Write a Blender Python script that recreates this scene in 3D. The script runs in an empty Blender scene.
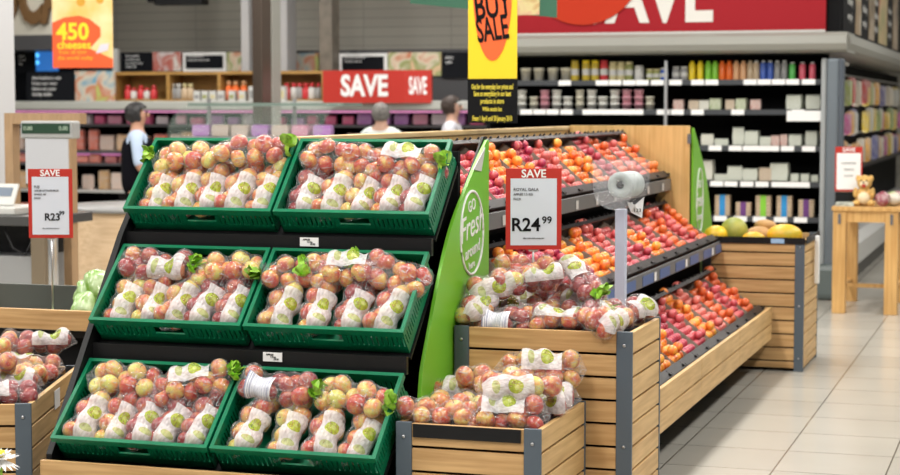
import bpy, bmesh, math, random
from mathutils import Vector, Matrix
PI = math.pi
rnd = random.Random(7)
S = bpy.context.scene
C = S.collection
ORD = ['first','second','third','fourth','fifth','sixth','seventh','eighth','ninth','tenth','eleventh','twelfth','thirteenth','fourteenth','fifteenth','sixteenth','seventeenth','eighteenth','nineteenth','twentieth','twenty-first','twenty-second','twenty-third','twenty-fourth','twenty-fifth','twenty-sixth','twenty-seventh','twenty-eighth','twenty-ninth','thirtieth']
# ------------------------------------------------------------------ camera
YAW, PITCH, F, CZ = .317, .072, 1800., 1.6
cd = bpy.data.cameras.new('camera'); cam = bpy.data.objects.new('camera', cd); C.objects.link(cam)
cam.location = (0, 0, CZ); cam.rotation_euler = (PI/2 - PITCH, 0, YAW)
cd.sensor_width = 36; cd.lens = F/900*36; cd.clip_end = 100; cd.clip_start = .05
cd.dof.use_dof = True; cd.dof.focus_distance = 6.5; cd.dof.aperture_fstop = 4.0
S.camera = cam
_f = Vector((-math.sin(YAW)*math.cos(PITCH), math.cos(YAW)*math.cos(PITCH), -math.sin(PITCH)))
_r = Vector((math.cos(YAW), math.sin(YAW), 0)); _u = _r.cross(_f)
def W(px, py, Y):
    """world point on the plane y=Y seen in the photograph at (px, py)"""
    d = _f + _r*(px-450)/F - _u*(py-237.5)/F
    return Vector((0, 0, CZ)) + d*(Y/d.y)
# ------------------------------------------------------------------ materials
MATS = {}
def mat(name, col, rough=.5, metal=0, var=0, scale=8, spec=.5, emit=None, estr=0, stretch=None, trans=0, col2=None, bump=0, coat=0, alpha=1):
    if name in MATS: return MATS[name]
    m = bpy.data.materials.new(name); m.use_nodes = True; n = m.node_tree.nodes; L = m.node_tree.links
    b = n['Principled BSDF']; b.inputs['Base Color'].default_value = (*col, 1); b.inputs['Roughness'].default_value = rough
    b.inputs['Metallic'].default_value = metal; b.inputs['Specular IOR Level'].default_value = spec
    b.inputs['Transmission Weight'].default_value = trans; b.inputs['Coat Weight'].default_value = coat; b.inputs['Alpha'].default_value = alpha
    if emit: b.inputs['Emission Color'].default_value = (*emit, 1); b.inputs['Emission Strength'].default_value = estr
    if var or col2 or bump:
        tc = n.new('ShaderNodeTexCoord'); mp = n.new('ShaderNodeMapping'); ns = n.new('ShaderNodeTexNoise')
        L.new(tc.outputs['Object'], mp.inputs[0]); L.new(mp.outputs[0], ns.inputs['Vector'])
        if stretch: mp.inputs['Scale'].default_value = stretch
        ns.inputs['Scale'].default_value = scale; ns.inputs['Detail'].default_value = 6
        if var or col2:
            r = n.new('ShaderNodeValToRGB'); r.color_ramp.elements[0].position = .35; r.color_ramp.elements[1].position = .65
            c2 = col2 or tuple(min(1, c*(1+var)) for c in col); c1 = col if col2 else tuple(c*(1-var) for c in col)
            r.color_ramp.elements[0].color = (*c1, 1); r.color_ramp.elements[1].color = (*c2, 1)
            L.new(ns.outputs['Fac'], r.inputs[0]); L.new(r.outputs[0], b.inputs['Base Color'])
        if bump:
            bp = n.new('ShaderNodeBump'); bp.inputs['Strength'].default_value = bump; bp.inputs['Distance'].default_value = .01
            L.new(ns.outputs['Fac'], bp.inputs['Height']); L.new(bp.outputs[0], b.inputs['Normal'])
    MATS[name] = m; return m
def wood(name, c1, c2, axis):
    st = {'x': (1.2, 22, 22), 'y': (22, 1.2, 22), 'z': (22, 22, 1.2)}[axis]
    m = mat(name, c1, .5, col2=c2, scale=2.2, stretch=st, spec=.35)
    n = m.node_tree.nodes; L = m.node_tree.links; b = n['Principled BSDF']     # board to board tone
    oi = n.new('ShaderNodeTexCoord'); v = n.new('ShaderNodeTexNoise'); v.inputs['Scale'].default_value = 3.1; L.new(oi.outputs['Object'], v.inputs['Vector'])
    mr = n.new('ShaderNodeMapRange'); mr.inputs['To Min'].default_value = .82; mr.inputs['To Max'].default_value = 1.15; L.new(v.outputs['Fac'], mr.inputs[0])
    r = [x for x in n if x.type == 'VALTORGB'][0]
    mx = n.new('ShaderNodeMix'); mx.data_type = 'RGBA'; mx.blend_type = 'MULTIPLY'; mx.inputs['Factor'].default_value = 1
    L.new(r.outputs[0], mx.inputs['A']); L.new(mr.outputs[0], mx.inputs['B']); L.new(mx.outputs['Result'], b.inputs['Base Color'])
    return m
OAK_X = wood('oak_x', (.44, .25, .10), (.62, .39, .18), 'x'); OAK_Y = wood('oak_y', (.50, .31, .13), (.66, .44, .20), 'y')
OAK_Z = wood('oak_z', (.56, .34, .12), (.68, .44, .18), 'z'); TABLEW = wood('table_wood', (.52, .28, .09), (.66, .40, .15), 'z')
RAILW = wood('rail_wood', (.60, .42, .20), (.72, .53, .28), 'y')
BLACK = mat('black_plastic', (.008, .008, .009), .4, spec=.3); BLACKM = mat('black_metal', (.008, .008, .009), .45, spec=.25)
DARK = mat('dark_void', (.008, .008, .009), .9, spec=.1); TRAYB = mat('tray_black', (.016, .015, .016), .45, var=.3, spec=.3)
KRAFT = mat('kraft_card', (.20, .15, .115), .8, var=.25, scale=20)
POST = mat('post_steel', (.095, .12, .15), .45, .2); BOLT = mat('bolt_steel', (.5, .5, .52), .35, .9)
GREEN = mat('crate_green', (.0, .155, .07), .3, var=.12, scale=6, spec=.6)
LIME = mat('panel_lime', (.17, .50, .03), .35); WHITE = mat('white_print', (.85, .85, .85), .5)
RED = mat('sign_red', (.47, .035, .025), .5, spec=.25); REDD = mat('header_red', (.33, .010, .018), .6, spec=.2); ORR = mat('disc_orange_red', (.50, .035, .01), .6, spec=.2)
CARD = mat('sign_white', (.62, .66, .74), .5); INK = mat('ink_black', (.008, .008, .009), .7, spec=.1); INKG = mat('ink_grey', (.12, .12, .13), .6)
STEEL = mat('brushed_steel', (.55, .56, .58), .3, .8); GREY = mat('soffit_grey', (.30, .30, .27), .45); LGREY = mat('light_grey', (.55, .55, .53), .5)
CREAM = mat('cream', (.68, .65, .56), .6); BWHITE = mat('column_white', (.46, .46, .47), .6, spec=.2); SHOPB = mat('shelf_black', (.006, .006, .007), .7, spec=.1)
BLUEG = mat('blue_grey_post', (.16, .19, .22), .4, .3); YEL = mat('banner_yellow', (.85, .60, .02), .4); BOR = mat('banner_orange', (.85, .13, .03), .4)
SIGNG = mat('sign_green', (.035, .14, .085), .5); BLUE = mat('strip_blue', (.05, .12, .32), .35); LEAF = mat('leaf_green', (.28, .52, .05), .45, var=.4, scale=60)
SKIN = mat('skin', (.42, .22, .14), .5); SKIN2 = mat('skin_light', (.55, .33, .24), .5); HAIRB = mat('hair_black', (.01, .009, .01), .5); HAIRG = mat('hair_grey', (.17, .16, .15), .7, var=.4, scale=40); HAIRBR = mat('hair_brown', (.035, .02, .014), .6)

def apple_mat(name, ca, cb, lo, hi):
    m = bpy.data.materials.new(name); m.use_nodes = True; n = m.node_tree.nodes; L = m.node_tree.links; b = n['Principled BSDF']
    tc = n.new('ShaderNodeTexCoord'); oi = n.new('ShaderNodeObjectInfo'); ad = n.new('ShaderNodeVectorMath'); ad.operation = 'ADD'
    sc = n.new('ShaderNodeVectorMath'); sc.operation = 'SCALE'; sc.inputs['Scale'].default_value = 9
    cb_ = n.new('ShaderNodeCombineXYZ'); L.new(oi.outputs['Random'], cb_.inputs[0]); L.new(oi.outputs['Random'], cb_.inputs[1])
    L.new(cb_.outputs[0], sc.inputs[0]); L.new(tc.outputs['Object'], ad.inputs[0]); L.new(sc.outputs[0], ad.inputs[1])
    n1 = n.new('ShaderNodeTexNoise'); n1.inputs['Scale'].default_value = 1.1; n1.inputs['Detail'].default_value = 2; L.new(ad.outputs[0], n1.inputs['Vector'])
    mp = n.new('ShaderNodeMapping'); mp.inputs['Scale'].default_value = (11, 11, 1.6); L.new(ad.outputs[0], mp.inputs[0])
    n2 = n.new('ShaderNodeTexNoise'); n2.inputs['Scale'].default_value = 1; L.new(mp.outputs[0], n2.inputs['Vector'])
    m1 = n.new('ShaderNodeMath'); m1.operation = 'MULTIPLY_ADD'; m1.inputs[1].default_value = .35; L.new(n2.outputs['Fac'], m1.inputs[0]); L.new(n1.outputs['Fac'], m1.inputs[2])
    m2 = n.new('ShaderNodeMath'); m2.operation = 'MULTIPLY_ADD'; m2.inputs[1].default_value = .28; L.new(oi.outputs['Random'], m2.inputs[0]); L.new(m1.outputs[0], m2.inputs[2])
    r = n.new('ShaderNodeValToRGB'); e = r.color_ramp.elements; e[0].position = lo; e[1].position = hi; e[0].color = (*ca, 1); e[1].color = (*cb, 1)
    mid = e.new((lo+hi)/2); mid.color = tuple((x*.45+y*.55)*k for x, y, k in zip(ca, cb, (1.1, .9, .9)))+(1,)
    L.new(m2.outputs[0], r.inputs[0]); L.new(r.outputs[0], b.inputs['Base Color'])
    b.inputs['Roughness'].default_value = .3; b.inputs['Coat Weight'].default_value = .15
    return m
AP_MIX = apple_mat('apple_blushed', (.62, .49, .10), (.44, .035, .022), .55, .95)
AP_YEL = apple_mat('apple_golden', (.58, .56, .12), (.62, .15, .04), .66, 1.12)
AP_RED = apple_mat('apple_red', (.54, .20, .07), (.27, .012, .018), .42, .82)
PLUM = apple_mat('plum_skin', (.70, .17, .13), (.36, .02, .08), .5, 1.0)
PLUMD = apple_mat('plum_dark', (.28, .025, .05), (.07, .01, .03), .5, 1.0)
NECT = apple_mat('nectarine_skin', (.90, .45, .06), (.68, .12, .03), .55, 1.08)

def film_mat(name, base, amp, tint=(.9, .9, .92)):
    m = bpy.data.materials.new(name); m.use_nodes = True; n = m.node_tree.nodes; L = m.node_tree.links
    b = n['Principled BSDF']; b.inputs['Base Color'].default_value = (*tint, 1); b.inputs['Roughness'].default_value = .10; b.inputs['Specular IOR Level'].default_value = 1.0
    tr = n.new('ShaderNodeBsdfTransparent'); mx = n.new('ShaderNodeMixShader'); out = n['Material Output']
    tc = n.new('ShaderNodeTexCoord'); mp = n.new('ShaderNodeMapping'); mp.inputs['Scale'].default_value = (1, 2.2, 2.2)
    ns = n.new('ShaderNodeTexNoise'); ns.inputs['Scale'].default_value = 26; ns.inputs['Detail'].default_value = 3; ns.inputs['Distortion'].default_value = 1.6
    L.new(tc.outputs['Object'], mp.inputs[0]); L.new(mp.outputs[0], ns.inputs['Vector'])
    mr = n.new('ShaderNodeMapRange'); mr.inputs['From Min'].default_value = .50; mr.inputs['From Max'].default_value = .72
    mr.inputs['To Min'].default_value = base; mr.inputs['To Max'].default_value = base+amp; L.new(ns.outputs['Fac'], mr.inputs[0])
    bp = n.new('ShaderNodeBump'); bp.inputs['Strength'].default_value = 1; bp.inputs['Distance'].default_value = .02
    L.new(ns.outputs['Fac'], bp.inputs['Height']); L.new(bp.outputs[0], b.inputs['Normal'])
    L.new(mr.outputs[0], mx.inputs[0]); L.new(tr.outputs[0], mx.inputs[1]); L.new(b.outputs[0], mx.inputs[2]); L.new(mx.outputs[0], out.inputs['Surface'])
    return m
FILM = film_mat('bag_film', .075, .40)
def label_mat():
    m = bpy.data.materials.new('printed_bag_label'); m.use_nodes = True; n = m.node_tree.nodes; L = m.node_tree.links
    b = n['Principled BSDF']; b.inputs['Roughness'].default_value = .25
    uv = n.new('ShaderNodeUVMap'); uv.uv_map = 'UVMap'; sp = n.new('ShaderNodeSeparateXYZ'); L.new(uv.outputs[0], sp.inputs[0])
    def ell(cx, cy, ax, ay):
        mp = n.new('ShaderNodeVectorMath'); mp.operation = 'SUBTRACT'; mp.inputs[1].default_value = (cx, cy, 0); L.new(uv.outputs[0], mp.inputs[0])
        dv = n.new('ShaderNodeVectorMath'); dv.operation = 'DIVIDE'; dv.inputs[1].default_value = (ax, ay, 1); L.new(mp.outputs[0], dv.inputs[0])
        ln = n.new('ShaderNodeVectorMath'); ln.operation = 'LENGTH'; L.new(dv.outputs[0], ln.inputs[0])
        lt = n.new('ShaderNodeMath'); lt.operation = 'LESS_THAN'; lt.inputs[1].default_value = 1; L.new(ln.outputs['Value'], lt.inputs[0]); return lt
    e1 = ell(.64, .5, .16, .30); e2 = ell(.66, .56, .05, .10); e3 = ell(.24, .5, .08, .28)
    ns = n.new('ShaderNodeTexNoise'); ns.inputs['Scale'].default_value = 9; L.new(uv.outputs[0], ns.inputs['Vector'])
    g = n.new('ShaderNodeValToRGB'); g.color_ramp.elements[0].color = (.24, .38, .02, 1); g.color_ramp.elements[1].color = (.50, .60, .06, 1); L.new(ns.outputs['Fac'], g.inputs[0])
    def mix(fac, a, bcol):
        x = n.new('ShaderNodeMix'); x.data_type = 'RGBA'; L.new(fac.outputs[0], x.inputs['Factor'])
        if isinstance(a, tuple): x.inputs['A'].default_value = a
        else: L.new(a, x.inputs['A'])
        if isinstance(bcol, tuple): x.inputs['B'].default_value = bcol
        else: L.new(bcol, x.inputs['B'])
        return x.outputs['Result']
    c = mix(e1, (.78, .77, .78, 1), g.outputs[0]); c = mix(e2, c, (.50, .60, .16, 1)); c = mix(e3, c, (.50, .60, .25, 1))
    L.new(c, b.inputs['Base Color'])
    mr = n.new('ShaderNodeMapRange'); mr.inputs['To Min'].default_value = .22; mr.inputs['To Max'].default_value = 1.0; L.new(ns.outputs['Fac'], mr.inputs[0]); L.new(mr.outputs[0], b.inputs['Alpha'])
    n2 = n.new('ShaderNodeTexNoise'); n2.inputs['Scale'].default_value = 6; n2.inputs['Distortion'].default_value = 1.5; L.new(uv.outputs[0], n2.inputs['Vector'])
    bp = n.new('ShaderNodeBump'); bp.inputs['Strength'].default_value = .7; bp.inputs['Distance'].default_value = .01; L.new(n2.outputs['Fac'], bp.inputs['Height']); L.new(bp.outputs[0], b.inputs['Normal'])
    return m
LABEL = label_mat()
def bar_mat():
    m = bpy.data.materials.new('barcode_label'); m.use_nodes = True; n = m.node_tree.nodes; L = m.node_tree.links; b = n['Principled BSDF']
    uv = n.new('ShaderNodeUVMap'); uv.uv_map = 'UVMap'; w = n.new('ShaderNodeTexNoise'); w.noise_dimensions = '1D'; w.inputs['Scale'].default_value = 42
    sp = n.new('ShaderNodeSeparateXYZ'); L.new(uv.outputs[0], sp.inputs[0]); L.new(sp.outputs[0], w.inputs['W'])
    r = n.new('ShaderNodeValToRGB'); r.color_ramp.interpolation = 'CONSTANT'; r.color_ramp.elements[0].color = (.75, .75, .78, 1); r.color_ramp.elements[1].position = .53; r.color_ramp.elements[1].color = (.14, .16, .30, 1)
    L.new(w.outputs['Fac'], r.inputs[0]); L.new(r.outputs[0], b.inputs['Base Color']); b.inputs['Roughness'].default_value = .3
    return m
BARC = bar_mat()
def photo_mat(name, cols, scale=6):
    """printed picture: blotches of several colours"""
    m = bpy.data.materials.new(name); m.use_nodes = True; n = m.node_tree.nodes; L = m.node_tree.links; b = n['Principled BSDF']
    tc = n.new('ShaderNodeTexCoord'); ns = n.new('ShaderNodeTexNoise'); ns.inputs['Scale'].default_value = scale; ns.inputs['Detail'].default_value = 2; ns.inputs['Distortion'].default_value = 1
    L.new(tc.outputs['Object'], ns.inputs['Vector']); r = n.new('ShaderNodeValToRGB'); e = r.color_ramp.elements
    e[0].position = .3; e[0].color = (*cols[0], 1); e[1].position = .7; e[1].color = (*cols[-1], 1)
    for i, c in enumerate(cols[1:-1]): x = e.new(.3+.4*(i+1)/(len(cols)-1)); x.color = (*c, 1)
    L.new(ns.outputs['Fac'], r.inputs[0]); L.new(r.outputs[0], b.inputs['Base Color']); b.inputs['Roughness'].default_value = .4
    return m
# ------------------------------------------------------------------ mesh helpers
class MB:
    def __init__(s): s.b = bmesh.new()
    def box(s, x0, x1, y0, y1, z0, z1, M=None, bev=0):
        vs = [s.b.verts.new((x, y, z)) for x in (x0, x1) for y in (y0, y1) for z in (z0, z1)]
        fs = [s.b.faces.new([vs[i] for i in f]) for f in ((0,1,3,2),(4,6,7,5),(0,4,5,1),(2,3,7,6),(0,2,6,4),(1,5,7,3))]
        if bev:
            es = list({e for f in fs for e in f.edges})
            r = bmesh.ops.bevel(s.b, geom=es, offset=bev, segments=2, affect='EDGES', profile=.5); vs = list({v for f in r['faces'] for v in f.verts} | {v for v in vs if v.is_valid})
        if M is not None: bmesh.ops.transform(s.b, matrix=M, verts=vs)
        return s
    def lathe(s, prof, n=20, M=None, cap=True):
        rings = []; allv = []
        for r, z in prof:
            ring = [s.b.verts.new((r*math.cos(2*PI*k/n), r*math.sin(2*PI*k/n), z)) for k in range(n)]; rings.append(ring); allv += ring
        for a, b in zip(rings, rings[1:]):
            for k in range(n): s.b.faces.new((a[k], a[(k+1) % n], b[(k+1) % n], b[k])).smooth = True
        if cap:
            if prof[0][0] > 1e-5: s.b.faces.new(rings[0][::-1])
            if prof[-1][0] > 1e-5: s.b.faces.new(rings[-1])
        if M is not None: bmesh.ops.transform(s.b, matrix=M, verts=allv)
        return s
    def tube(s, pts, r, n=8):
        pts = [Vector(p) for p in pts]; rings = []
        for i, p in enumerate(pts):
            d = (pts[min(i+1, len(pts)-1)]-pts[max(i-1, 0)]).normalized()
            a = d.orthogonal().normalized() if abs(d.z) > .9 else d.cross(Vector((0, 0, 1))).normalized(); b = d.cross(a)
            rr = r[i] if isinstance(r, (list, tuple)) else r
            rings.append([s.b.verts.new(p+a*rr*math.cos(2*PI*k/n)+b*rr*math.sin(2*PI*k/n)) for k in range(n)])
        for a, b in zip(rings, rings[1:]):
            for k in range(n): s.b.faces.new((a[k], a[(k+1) % n], b[(k+1) % n], b[k])).smooth = True
        s.b.faces.new(rings[0][::-1]); s.b.faces.new(rings[-1]); return s
    def prism(s, poly, h0, h1, plane='yz'):
        """poly (2D) extruded along the remaining axis"""
        def p(a, b, h): return {'yz': (h, a, b), 'xz': (a, h, b), 'xy': (a, b, h)}[plane]
        lo = [s.b.verts.new(p(a, b, h0)) for a, b in poly]; hi = [s.b.verts.new(p(a, b, h1)) for a, b in poly]; n = len(poly)
        for k in range(n): s.b.faces.new((lo[k], lo[(k+1) % n], hi[(k+1) % n], hi[k]))
        s.b.faces.new(lo[::-1]); s.b.faces.new(hi); return s
    def done(s, name, m, parent=None, smooth=None):
        bmesh.ops.recalc_face_normals(s.b, faces=s.b.faces); me = bpy.data.meshes.new(name); s.b.to_mesh(me); s.b.free()
        if smooth: 
            for p in me.polygons: p.use_smooth = True
        me.materials.append(m); o = bpy.data.objects.new(name, me); C.objects.link(o)
        if parent: o.parent = parent
        return o
def thing(name, label, cat, loc=(0, 0, 0), group=None, M=None):
    o = bpy.data.objects.new(name, None); C.objects.link(o); o.empty_display_size = .05
    if M is not None: o.matrix_world = M
    else: o.location = loc
    return tag(o, label, cat, group)
def tag(o, label, cat, group=None):
    o['label'] = label; o['category'] = cat
    if group: o['group'] = group
    return o
def struct(o): o['kind'] = 'structure'; return o
def dup(root, M, label=None, group=None):
    r = root.copy(); C.objects.link(r); r.matrix_world = M
    if label: r['label'] = label
    if group: r['group'] = group
    for ch in list(root.children):
        c = ch.copy(); C.objects.link(c); c.parent = r
        for g in list(ch.children): d = g.copy(); C.objects.link(d); d.parent = c
    return r
T = Matrix.Translation
def Rz(a): return Matrix.Rotation(a, 4, 'Z')
def Rx(a): return Matrix.Rotation(a, 4, 'X')
def Ry(a): return Matrix.Rotation(a, 4, 'Y')
def text(s, size, m, M, parent=None, name='lettering', bold=0, shear=0, sx=1, ext=.0012, align='CENTER', space=1.0, sy=1):
    cu = bpy.data.curves.new('t', 'FONT'); cu.body = s; cu.size = size; cu.align_x = align; cu.align_y = 'CENTER'; cu.offset = bold*size; cu.extrude = ext; cu.shear = shear; cu.space_character = space
    cu.resolution_u = 3
    o = bpy.data.objects.new('t', cu); C.objects.link(o); bpy.context.view_layer.update()
    me = bpy.data.meshes.new_from_object(o.evaluated_get(bpy.context.evaluated_depsgraph_get())); bpy.data.objects.remove(o)
    me.transform(M @ Matrix.Diagonal((sx, sy, 1, 1))); me.materials.clear(); me.materials.append(m); me.name = name
    q = bpy.data.objects.new(name, me); C.objects.link(q)
    if parent: q.parent = parent
    return q
UP = Rx(PI/2)            # text standing, facing -Y
FX = Matrix(((0, 0, 1, 0), (1, 0, 0, 0), (0, 1, 0, 0), (0, 0, 0, 1)))   # reading +Y, facing +X
# ------------------------------------------------------------------ setting
def floor_mat():
    m = bpy.data.materials.new('floor_tiles'); m.use_nodes = True; n = m.node_tree.nodes; L = m.node_tree.links; b = n['Principled BSDF']
    tc = n.new('ShaderNodeTexCoord'); mp = n.new('ShaderNodeMapping'); mp.inputs['Location'].default_value = (1.577, -8.4+.485*40, 0); L.new(tc.outputs['Object'], mp.inputs[0])
    br = n.new('ShaderNodeTexBrick'); br.offset = 0; br.inputs['Scale'].default_value = 1; br.inputs['Brick Width'].default_value = .482; br.inputs['Row Height'].default_value = .485
    br.inputs['Mortar Size'].default_value = .0038; br.inputs['Mortar Smooth'].default_value = .1
    br.inputs['Color1'].default_value = (.41, .39, .345, 1); br.inputs['Color2'].default_value = (.46, .44, .39, 1); br.inputs['Mortar'].default_value = (.12, .105, .085, 1)
    L.new(mp.outputs[0], br.inputs['Vector'])
    ns = n.new('ShaderNodeTexNoise'); ns.inputs['Scale'].default_value = 1.5; ns.inputs['Detail'].default_value = 8; L.new(tc.outputs['Object'], ns.inputs['Vector'])
    mr = n.new('ShaderNodeMapRange'); mr.inputs['To Min'].default_value = .88; mr.inputs['To Max'].default_value = 1.12; L.new(ns.outputs['Fac'], mr.inputs[0])
    mx = n.new('ShaderNodeMix'); mx.data_type = 'RGBA'; mx.blend_type = 'MULTIPLY'; mx.inputs['Factor'].default_value = 1
    L.new(br.outputs['Color'], mx.inputs['A']); L.new(mr.outputs[0], mx.inputs['B']); L.new(mx.outputs['Result'], b.inputs['Base Color'])
    b.inputs['Roughness'].default_value = .22; return m
fl = struct(MB().box(-18, 8, -6, 28.2, -.1, 0).done('floor', floor_mat()))
wm = bpy.data.materials.new('wall_panels'); wm.use_nodes = True
_n = wm.node_tree.nodes; _L = wm.node_tree.links; _tc = _n.new('ShaderNodeTexCoord'); _mp = _n.new('ShaderNodeMapping'); _mp.inputs['Rotation'].default_value = (PI/2, 0, 0); _L.new(_tc.outputs['Object'], _mp.inputs[0])
_br = _n.new('ShaderNodeTexBrick'); _br.offset = 0; _br.inputs['Scale'].default_value = 1; _br.inputs['Brick Width'].default_value = 1.2; _br.inputs['Row Height'].default_value = .12; _br.inputs['Mortar Size'].default_value = .006
_br.inputs['Color1'].default_value = (.40, .38, .33, 1); _br.inputs['Color2'].default_value = (.43, .41, .355, 1); _br.inputs['Mortar'].default_value = (.27, .26, .23, 1)
_L.new(_mp.outputs[0], _br.inputs['Vector']); _L.new(_br.outputs['Color'], _n['Principled BSDF'].inputs['Base Color'])
struct(MB().box(-18, -2.2, 22, 22.2, 0, 4.6).box(-2.2, 8, 28, 28.2, 0, 4.6).box(-2.3, -2.2, 22.2, 28.2, 0, 4.6).done('wall_back', wm))
struct(MB().box(-18.2, -18, -6, 22.2, 0, 4.6).done('wall_left', wm))
struct(MB().box(-18, 8, -6, 28.2, 4.6, 4.8).done('ceiling', mat('ceiling_white', (.6, .6, .58), .8)))
a = W(158, 4, 20); b_ = W(205, 3, 20)
struct(MB().box(a.x, b_.x, 19.9, 20.1, a.z-.02, a.z+.25).done('trim_1', BLACKM))
struct(MB().box(a.x-.1, a.x-.02, 19.9, 20.1, a.z+.02, 4.62).done('trim_2', BLACKM))
# columns
def column(x0, x1, Y, m, lab, z1=4.6, d=.25, z0=0):
    p, q = W(x0, 50, Y), W(x1, 50, Y)
    o = MB().box(p.x, q.x, Y, Y+d, z0, z1, bev=.01).done('column', m); tag(o, lab, 'column'); return o
# ------------------------------------------------------------------ apples and bags
def apple_mesh(name, m, sq=1.0):
    prof = []
    for i in range(13):
        t = PI*i/12; r = math.sin(t)**.9*(1+.04*math.cos(t)); z = -math.cos(t)*.90
        if i >= 11: z -= .10*(i-10)
        if i <= 1: z += .07*(2-i)
        prof.append((max(r, 0 if i in (0, 12) else .02), z))
    mb = MB(); mb.lathe(prof, 18)
    for v in mb.b.verts: v.co *= sq
    o = mb.done(name, m, smooth=True); bmesh_clean(o); return o
def bmesh_clean(o):
    b = bmesh.new(); b.from_mesh(o.data); bmesh.ops.remove_doubles(b, verts=b.verts, dist=1e-4); b.to_mesh(o.data); b.free()
    for p in o.data.polygons: p.use_smooth = True
AM = {}
for k, m in (('mix', AP_MIX), ('yel', AP_YEL), ('red', AP_RED)):
    o = apple_mesh('apple', m); AM[k] = o.data; bpy.data.objects.remove(o)
# scale mesh so one unit radius = 1; apples are scaled objects
stem_o = MB().tube([(0, 0, .72), (.03, 0, .95), (.10, .02, 1.12)], [.035, .03, .045], 6).done('stem', mat('stem_brown', (.10, .06, .03), .8)); STEM = stem_o.data; bpy.data.objects.remove(stem_o)
def pack(n, hx, hy, hz, r, rr):
    P = [Vector((rr.uniform(-hx+r, hx-r), rr.uniform(-hy+r, hy-r), rr.uniform(-hz+r, hz-r))) for _ in range(n)]
    for it in range(400):
        for i in range(n):
            for j in range(i):
                d = P[i]-P[j]; l = d.length
                if l < 2*r:
                    d = d/(l+1e-6)*(2*r-l)*.5; P[i] += d; P[j] -= d
        for p in P:
            p.z -= .0004
            p.x = max(-hx+r, min(hx-r, p.x)); p.y = max(-hy+r, min(hy-r, p.y)); p.z = max(-hz+r, min(hz-r, p.z))
    return P
def bag_proto(seed, kind, n, hx, hy, hz, r=.0345, lab='low', bar=False):
    rr = random.Random(seed); P = pack(n, hx, hy, hz, r, rr)
    root = thing('bag_of_apples', '', 'bag of apples')
    for p in P:
        k = kind
        if rr.random() < .22: k = rr.choice(('mix', 'yel', 'mix')) if kind != 'yel' else 'mix'
        o = bpy.data.objects.new('apple', AM[k]); C.objects.link(o); o.parent = root; o.location = p; s = r*rr.uniform(.94, 1.03); o.scale = (s, s, s*rr.uniform(.9, 1))
        o.rotation_euler = (rr.uniform(-2, 2), rr.uniform(-2, 2), rr.uniform(0, 6))
        st = bpy.data.objects.new('stem', STEM); C.objects.link(st); st.parent = o
    # film: radius field round the long axis, stretched over the apples
    NX, NP = 30, 28; L_ = hx+.022; R = [[.004]*NP for _ in range(NX+1)]; rf = r*1.04+.0015
    for i in range(NX+1):
        x = -L_+2*L_*i/NX
        for j in range(NP):
            d = Vector((0, math.cos(2*PI*j/NP), math.sin(2*PI*j/NP)))
            for p in P:
                w = rf*rf-(x-p.x)**2
                if w <= 0: continue
                c = Vector((0, p.y, p.z)); t = c.dot(d); q = w-(c.length_squared-t*t)
                if q > 0: R[i][j] = max(R[i][j], t+math.sqrt(q))
    for _ in range(7):
        N = [row[:] for row in R]
        for i in range(1, NX):
            for j in range(NP):
                N[i][j] = max(R[i][j], (R[i-1][j]+R[i+1][j])/2*.96, (R[i][j-1]+R[i][(j+1) % NP])/2/.985)
        R = N
    mb = MB(); rings = []
    def pt(i, j, off=0):
        x = -L_+2*L_*i/NX; rad = R[int(i)][j % NP]+off; a = 2*PI*j/NP; return Vector((x, rad*math.cos(a), rad*math.sin(a)))
    for i in range(NX+1): rings.append([mb.b.verts.new(pt(i, j)) for j in range(NP)])
    for a_, b2 in zip(rings, rings[1:]):
        for j in range(NP): mb.b.faces.new((a_[j], a_[(j+1) % NP], b2[(j+1) % NP], b2[j]))
    mb.b.faces.new(rings[0]); mb.b.faces.new(rings[-1])
    mb.done('film', FILM, root, smooth=True)
    # printed label lying over the film
    if lab:
        i0, i1 = {'low': (2, 18), 'mid': (9, 22), 'high': (14, 27)}[lab]; i0, i1 = (6, 15) if bar else (i0, i1); jc = NP//4 + (rr.choice((3, 4)) if lab == 'low' else (3 if lab == 'high' else -2)); j0, j1 = (jc-3, jc+4) if lab == 'low' and not bar else (jc-4, jc+4)
        b = bmesh.new(); ul = b.loops.layers.uv.new('UVMap'); g = {}
        for i in range(i0, i1+1):
            for j in range(j0, j1+1): g[i, j] = b.verts.new(pt(i, j, .0016))
        for i in range(i0, i1):
            for j in range(j0, j1):
                f = b.faces.new((g[i, j], g[i, j+1], g[i+1, j+1], g[i+1, j])); f.smooth = True
                for lp, (u, v) in zip(f.loops, ((i, j), (i, j+1), (i+1, j+1), (i+1, j))): lp[ul].uv = ((u-i0)/(i1-i0), (v-j0)/(j1-j0))
        me = bpy.data.meshes.new('printed_label'); b.to_mesh(me); b.free(); me.materials.append(BARC if bar else LABEL)
        o = bpy.data.objects.new('printed_label', me); C.objects.link(o); o.parent = root
        if bar: o['label'] = 'white barcode label'
    return root
def neck_mesh(seed):
    rr = random.Random(seed); b = bmesh.new()      # crumpled leafy end of the bag
    for k in range(9):
        a = rr.uniform(0, 2*PI); el = rr.uniform(-.2, 1.1); d = Vector((math.cos(a)*math.cos(el)*.5+.6, math.sin(a)*math.cos(el), math.sin(el))).normalized()
        s = d.cross(Vector((rr.random(), rr.random(), rr.random()))).normalized(); nn = d.cross(s); prev = None; l = rr.uniform(.022, .04)
        for t in range(5):
            w = (.004, .010, .013, .010, .002)[t]*rr.uniform(.8, 1.3); c = d*(l*t/4)+nn*rr.uniform(-.004, .004)
            cur = (b.verts.new(c+s*w), b.verts.new(c+nn*w*.5), b.verts.new(c-s*w))
            if prev:
                for q in (0, 1): b.faces.new((prev[q], prev[q+1], cur[q+1], cur[q])).smooth = True
            prev = cur
    me = bpy.data.meshes.new('bag_neck'); b.to_mesh(me); b.free(); me.materials.append(LEAF); return me
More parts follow.
